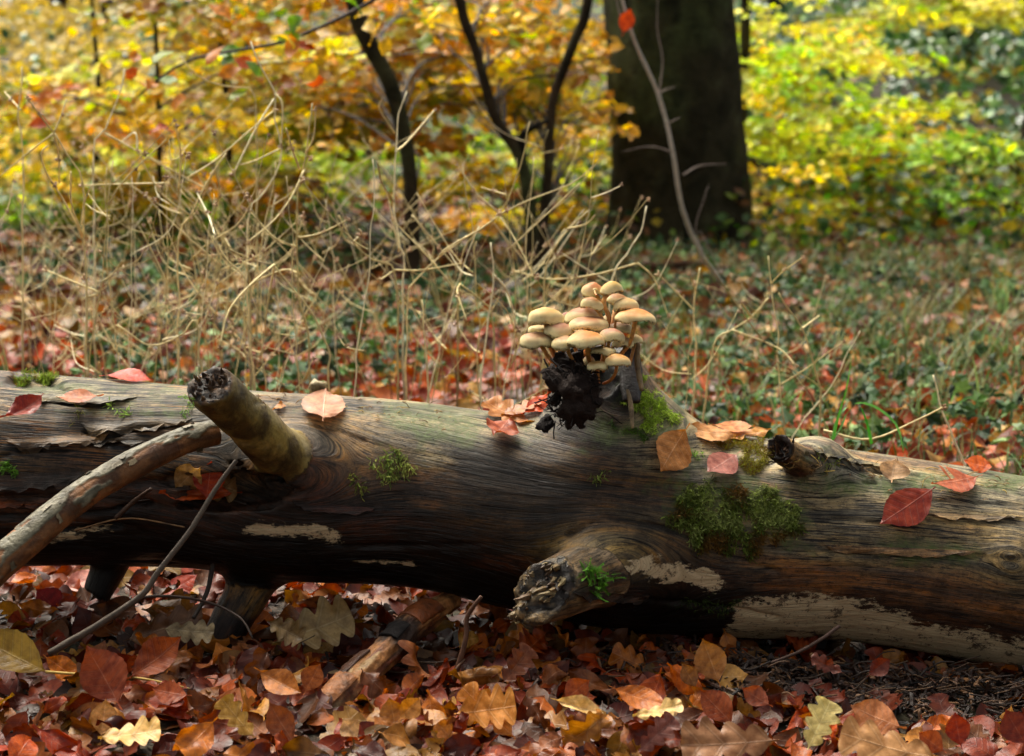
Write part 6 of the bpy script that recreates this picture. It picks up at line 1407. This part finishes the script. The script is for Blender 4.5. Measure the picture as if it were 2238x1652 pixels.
for v in range(3):
    q = np.random.RandomState(v + 9); b = Batch()
    for k in range(9):
        d = q.normal(size=3); d /= np.linalg.norm(d); V, Fs, S, TH = tube(smooth_path([d * .001, d * .006 * q.uniform(.5, 1.2)], 4), [.0004, .0014, .0012, .0003], 4); b.add(V, Fs, (.30, .19, .10))
    SH.append((np.vstack(b.V), [np.vstack(b.Q), np.vstack(b.T)]))
def seedhead(root, p, r):
    V, Fs = SH[r.randint(3)]; build('seed_head', V * r.uniform(.8, 1.5) + p, Fs, M_STALK, root, {'tint': np.tile(lin(r.choice(['a88460', '8a6848', 'c0a078'])), (len(V), 1))})
PL = [
 ([(47, 145), (40, 250), (48, 330), (50, 700)], [[(45, 240), (10, 200)]], 'tall thin upright stalk nearest the outer edge', 3.7),
 ([(118, 290), (150, 340), (178, 395), (180, 520), (188, 600), (188, 700)], [[(118, 290), (60, 335), (0, 385)], [(118, 292), (128, 340), (130, 400)], [(180, 520), (160, 475), (128, 420), (100, 375), (90, 335), (105, 318)], [(182, 515), (157, 450), (155, 375)], [(178, 490), (185, 440), (200, 405)], [(118, 290), (90, 255), (60, 215)], [(118, 290), (135, 250), (145, 217)], [(187, 650), (215, 640), (165, 618), (100, 590)]], 'forked dry stalk with a dark lower stem beside the thin upright one', 3.4),
 ([(270, 150), (255, 220), (228, 290), (205, 330), (208, 760)], [[(228, 290), (300, 330), (400, 385), (455, 415)], [(300, 330), (295, 290), (260, 315)]], 'curved stalk crossing in front of the yellow leaves', 3.8),
 ([(390, 415), (450, 470), (500, 545), (540, 600), (548, 760)], [[(370, 400), (270, 402), (180, 405)], [(390, 415), (395, 340), (385, 275)], [(410, 388), (470, 350), (540, 290), (600, 240)], [(500, 545), (560, 570), (600, 578)]], 'long slanting stalk with a level side branch', 3.5),
 ([(490, 335), (450, 400), (415, 470), (392, 530), (390, 800)], [[(470, 370), (480, 420), (465, 480)], [(415, 470), (350, 420), (300, 330)], [(395, 520), (340, 560), (270, 590)]], 'pale straight stalk tilted over the orange leaves', 3.45),
 ([(390, 122), (430, 165), (500, 190), (552, 197), (560, 300), (560, 760)], [], 'thin arched stalk high above the others', 4.0),
 ([(550, 90), (575, 155), (602, 205), (603, 260), (612, 325), (600, 390), (560, 440), (540, 480), (545, 780)], [[(602, 205), (617, 230), (615, 320)], [(612, 325), (560, 350), (525, 360)], [(600, 215), (560, 280), (510, 380)]], 'tall kinked stalk with a whorled bright upper part', 3.6),
 ([(682, 225), (675, 290), (665, 350), (652, 430), (650, 540), (658, 640), (675, 800)], [[(665, 370), (640, 425), (600, 480), (540, 530)], [(655, 370), (640, 330), (625, 280)], [(668, 335), (685, 300), (690, 240)], [(650, 520), (700, 510), (760, 480)], [(650, 540), (600, 520), (545, 460)], [(655, 600), (620, 590), (545, 625), (505, 670)]], 'strongest tall stalk in the middle of the dried plants', 3.4),
 ([(470, 515), (500, 570), (540, 620), (550, 800)], [[(470, 515), (455, 470), (430, 420)]], 'short curved pale stalk below the level branch', 3.3),
 ([(600, 578), (650, 640), (690, 700), (715, 768), (718, 840)], [[(600, 578), (545, 625), (500, 680), (480, 760)], [(600, 578), (580, 700), (585, 730)]], 'stalk splitting like an upside down fork above the crest', 3.25),
 ([(890, 200), (870, 260), (865, 340), (860, 450), (872, 540), (880, 570), (882, 800)], [[(865, 330), (890, 310), (950, 240)], [(862, 290), (830, 240), (835, 215)], [(860, 440), (835, 400), (825, 355)], [(872, 550), (850, 440), (838, 410)], [(900, 470), (960, 540), (1010, 600)]], 'tall stalk in front of the leaning dark trunk', 3.6),
 ([(740, 470), (770, 530), (820, 570), (860, 592), (870, 780)], [[(860, 592), (830, 610), (810, 598)], [(860, 590), (920, 590), (1010, 575)], [(770, 530), (790, 510), (784, 500)]], 'arching stalk ending above the grey branch tip', 3.4),
 ([(1020, 515), (960, 560), (912, 610), (890, 640), (888, 780)], [[(960, 560), (980, 540), (1050, 500), (1105, 460)]], 'straight slanting stalk beside the arching one', 3.45),
 ([(1285, 460), (1240, 500), (1210, 550), (1195, 600), (1190, 760)], [[(1240, 500), (1280, 490), (1300, 470)]], 'smooth bowed stalk above the mushrooms', 3.5),
 ([(1412, 450), (1398, 505), (1370, 550), (1335, 610), (1325, 800)], [[(1395, 575), (1300, 600), (1200, 610), (1119, 590)], [(1395, 575), (1430, 610), (1460, 690)]], 'dark footed stalk in front of the foot of the big beech', 3.5),
 ([(1160, 265), (1140, 340), (1120, 410), (1090, 470), (1020, 540), (1000, 700)], [[(1095, 470), (1040, 420), (1000, 360)], [(1092, 470), (1150, 440), (1250, 400), (1300, 360)], [(1092, 472), (1130, 530), (1165, 600)]], 'widely branching stalk between the dark thin trunks', 3.6),
 ([(1530, 585), (1520, 640), (1516, 690), (1520, 800)], [[(1522, 640), (1508, 600)], [(1518, 680), (1490, 650), (1440, 600)]], 'short upright stalks beside the end of the leaning sapling', 3.6),
 ([(1680, 650), (1640, 690), (1600, 720), (1560, 755), (1540, 900)], [[(1640, 690), (1620, 660)], [(1600, 720), (1700, 760), (1740, 800)]], 'pale slanting stalk above the tan leaves on the crest', 3.5),
 ([(1075, 530), (1078, 640), (1060, 745), (1055, 840)], [[(1078, 600), (1110, 640), (1130, 720)]], 'thin upright stalk close beside the mushroom cluster', 3.3),
 ([(1005, 620), (1060, 660), (1075, 692), (1080, 820)], [[(1005, 620), (1000, 640), (1020, 700)]], 'short bent stalk near the yellow dome mushroom', 3.3),
 ([(920, 655), (924, 720), (931, 752), (935, 850)], [], 'single short pale stalk standing alone above the crest', 3.2),
 ([(260, 710), (325, 755), (400, 730), (430, 700), (440, 860)], [], 'low looping stalk just above the crest of the log', 3.25),
 ([(2040, 820), (2060, 900), (2100, 1000), (2110, 1060)], [[(1800, 940), (1900, 960), (2000, 920), (2060, 890)]], 'thin stalk slanting behind the sloping end of the log', 3.1),
 ([(1700, 640), (1750, 720), (1790, 830), (1795, 900)], [[(1750, 720), (1790, 690)]], 'fine straw stalk in the grass past the slanting one', 3.4),
]
for q, (mn, sd_, lb_, Y) in enumerate(PL): stalk_plant(mn, sd_, lb_, Y, q)
SHORT = ['outermost upright stalk', 'forked dark footed stalk', 'curved stalk by the yellow leaves', 'slanting level branched stalk', 'pale straight tilted stalk', 'high arched stalk', 'tall kinked stalk', 'strongest middle stalk', 'short curved pale stalk', 'upside down fork stalk', 'stalk before the leaning trunk', 'arching stalk', 'straight slanting stalk', 'bowed stalk above the mushrooms', 'stalk before the big beech', 'widely branching stalk', 'leaning sapling foot', 'slanting stalk past the stump', 'upright stalk by the mushrooms', 'bent stalk by the yellow dome', 'lone short pale stalk', 'low looping stalk', 'stalk past the short stub', 'fine straw stalk in the grass']
r = np.random.RandomState(55)
for q in range(100):
    x0 = r.uniform(-20, 1250) if q < 94 else r.uniform(1350, 1950); Y = r.uniform(3.2, 4.8); top = r.uniform(270, 600) if q < 70 else r.uniform(520, 740); gy_ = 130 + .8 * F / Y
    lean = r.normal() * 85; main = [(x0 + lean, top), (x0 + lean * .6 + r.normal() * 8, top + (gy_ - top) * .3), (x0 + lean * .2 + r.normal() * 8, top + (gy_ - top) * .65), (x0, gy_ - 20)]
    sides = []
    for k in range(r.randint(2, 6)):
        f = r.uniform(.05, .6); bx = x0 + lean * (1 - f * 1.1); by = top + (gy_ - top) * f; sg = r.choice([-1, 1]); L = r.uniform(40, 190); u_ = r.uniform(.3, 1.6)
        kx = r.uniform(.25, .6); sides.append([(bx, by), (bx + sg * L * kx, by - L * r.uniform(.15, .5) * u_), (bx + sg * L * r.uniform(.7, 1.1), by - L * u_)])
    nr_ = min(PL, key=lambda q: abs(q[0][min(1, len(q[0]) - 1)][0] - x0) + .3 * abs(q[0][0][1] - top)); short = SHORT[PL.index(nr_)]
    ht = 'tall' if top < 400 else ('knee high' if top < 500 else ('lowish' if top < 600 else 'low')); ln_ = ('tipped stumpward' if (lean > 0) == (x0 < 1280) else 'tipped outward') if abs(lean) > 40 else 'straight'; ln_ += ' front-row' if Y < 3.7 else (' mid-row' if Y < 4.3 else ' back-row')
    lb_ = f'{ht} {ln_} straw stalk, {("no", "one", "two", "three", "four", "five", "six")[len(sides)]} shoots, near the {short}'
    stalk_plant(main, sides, lb_, Y, 30 + q, r.uniform(.0010, .0019))
for o in [o for o in COL.objects if o.parent is None and o.get('group') is None and o.get('category') == 'leaf']: o['group'] = 'single leaves on and before the log'
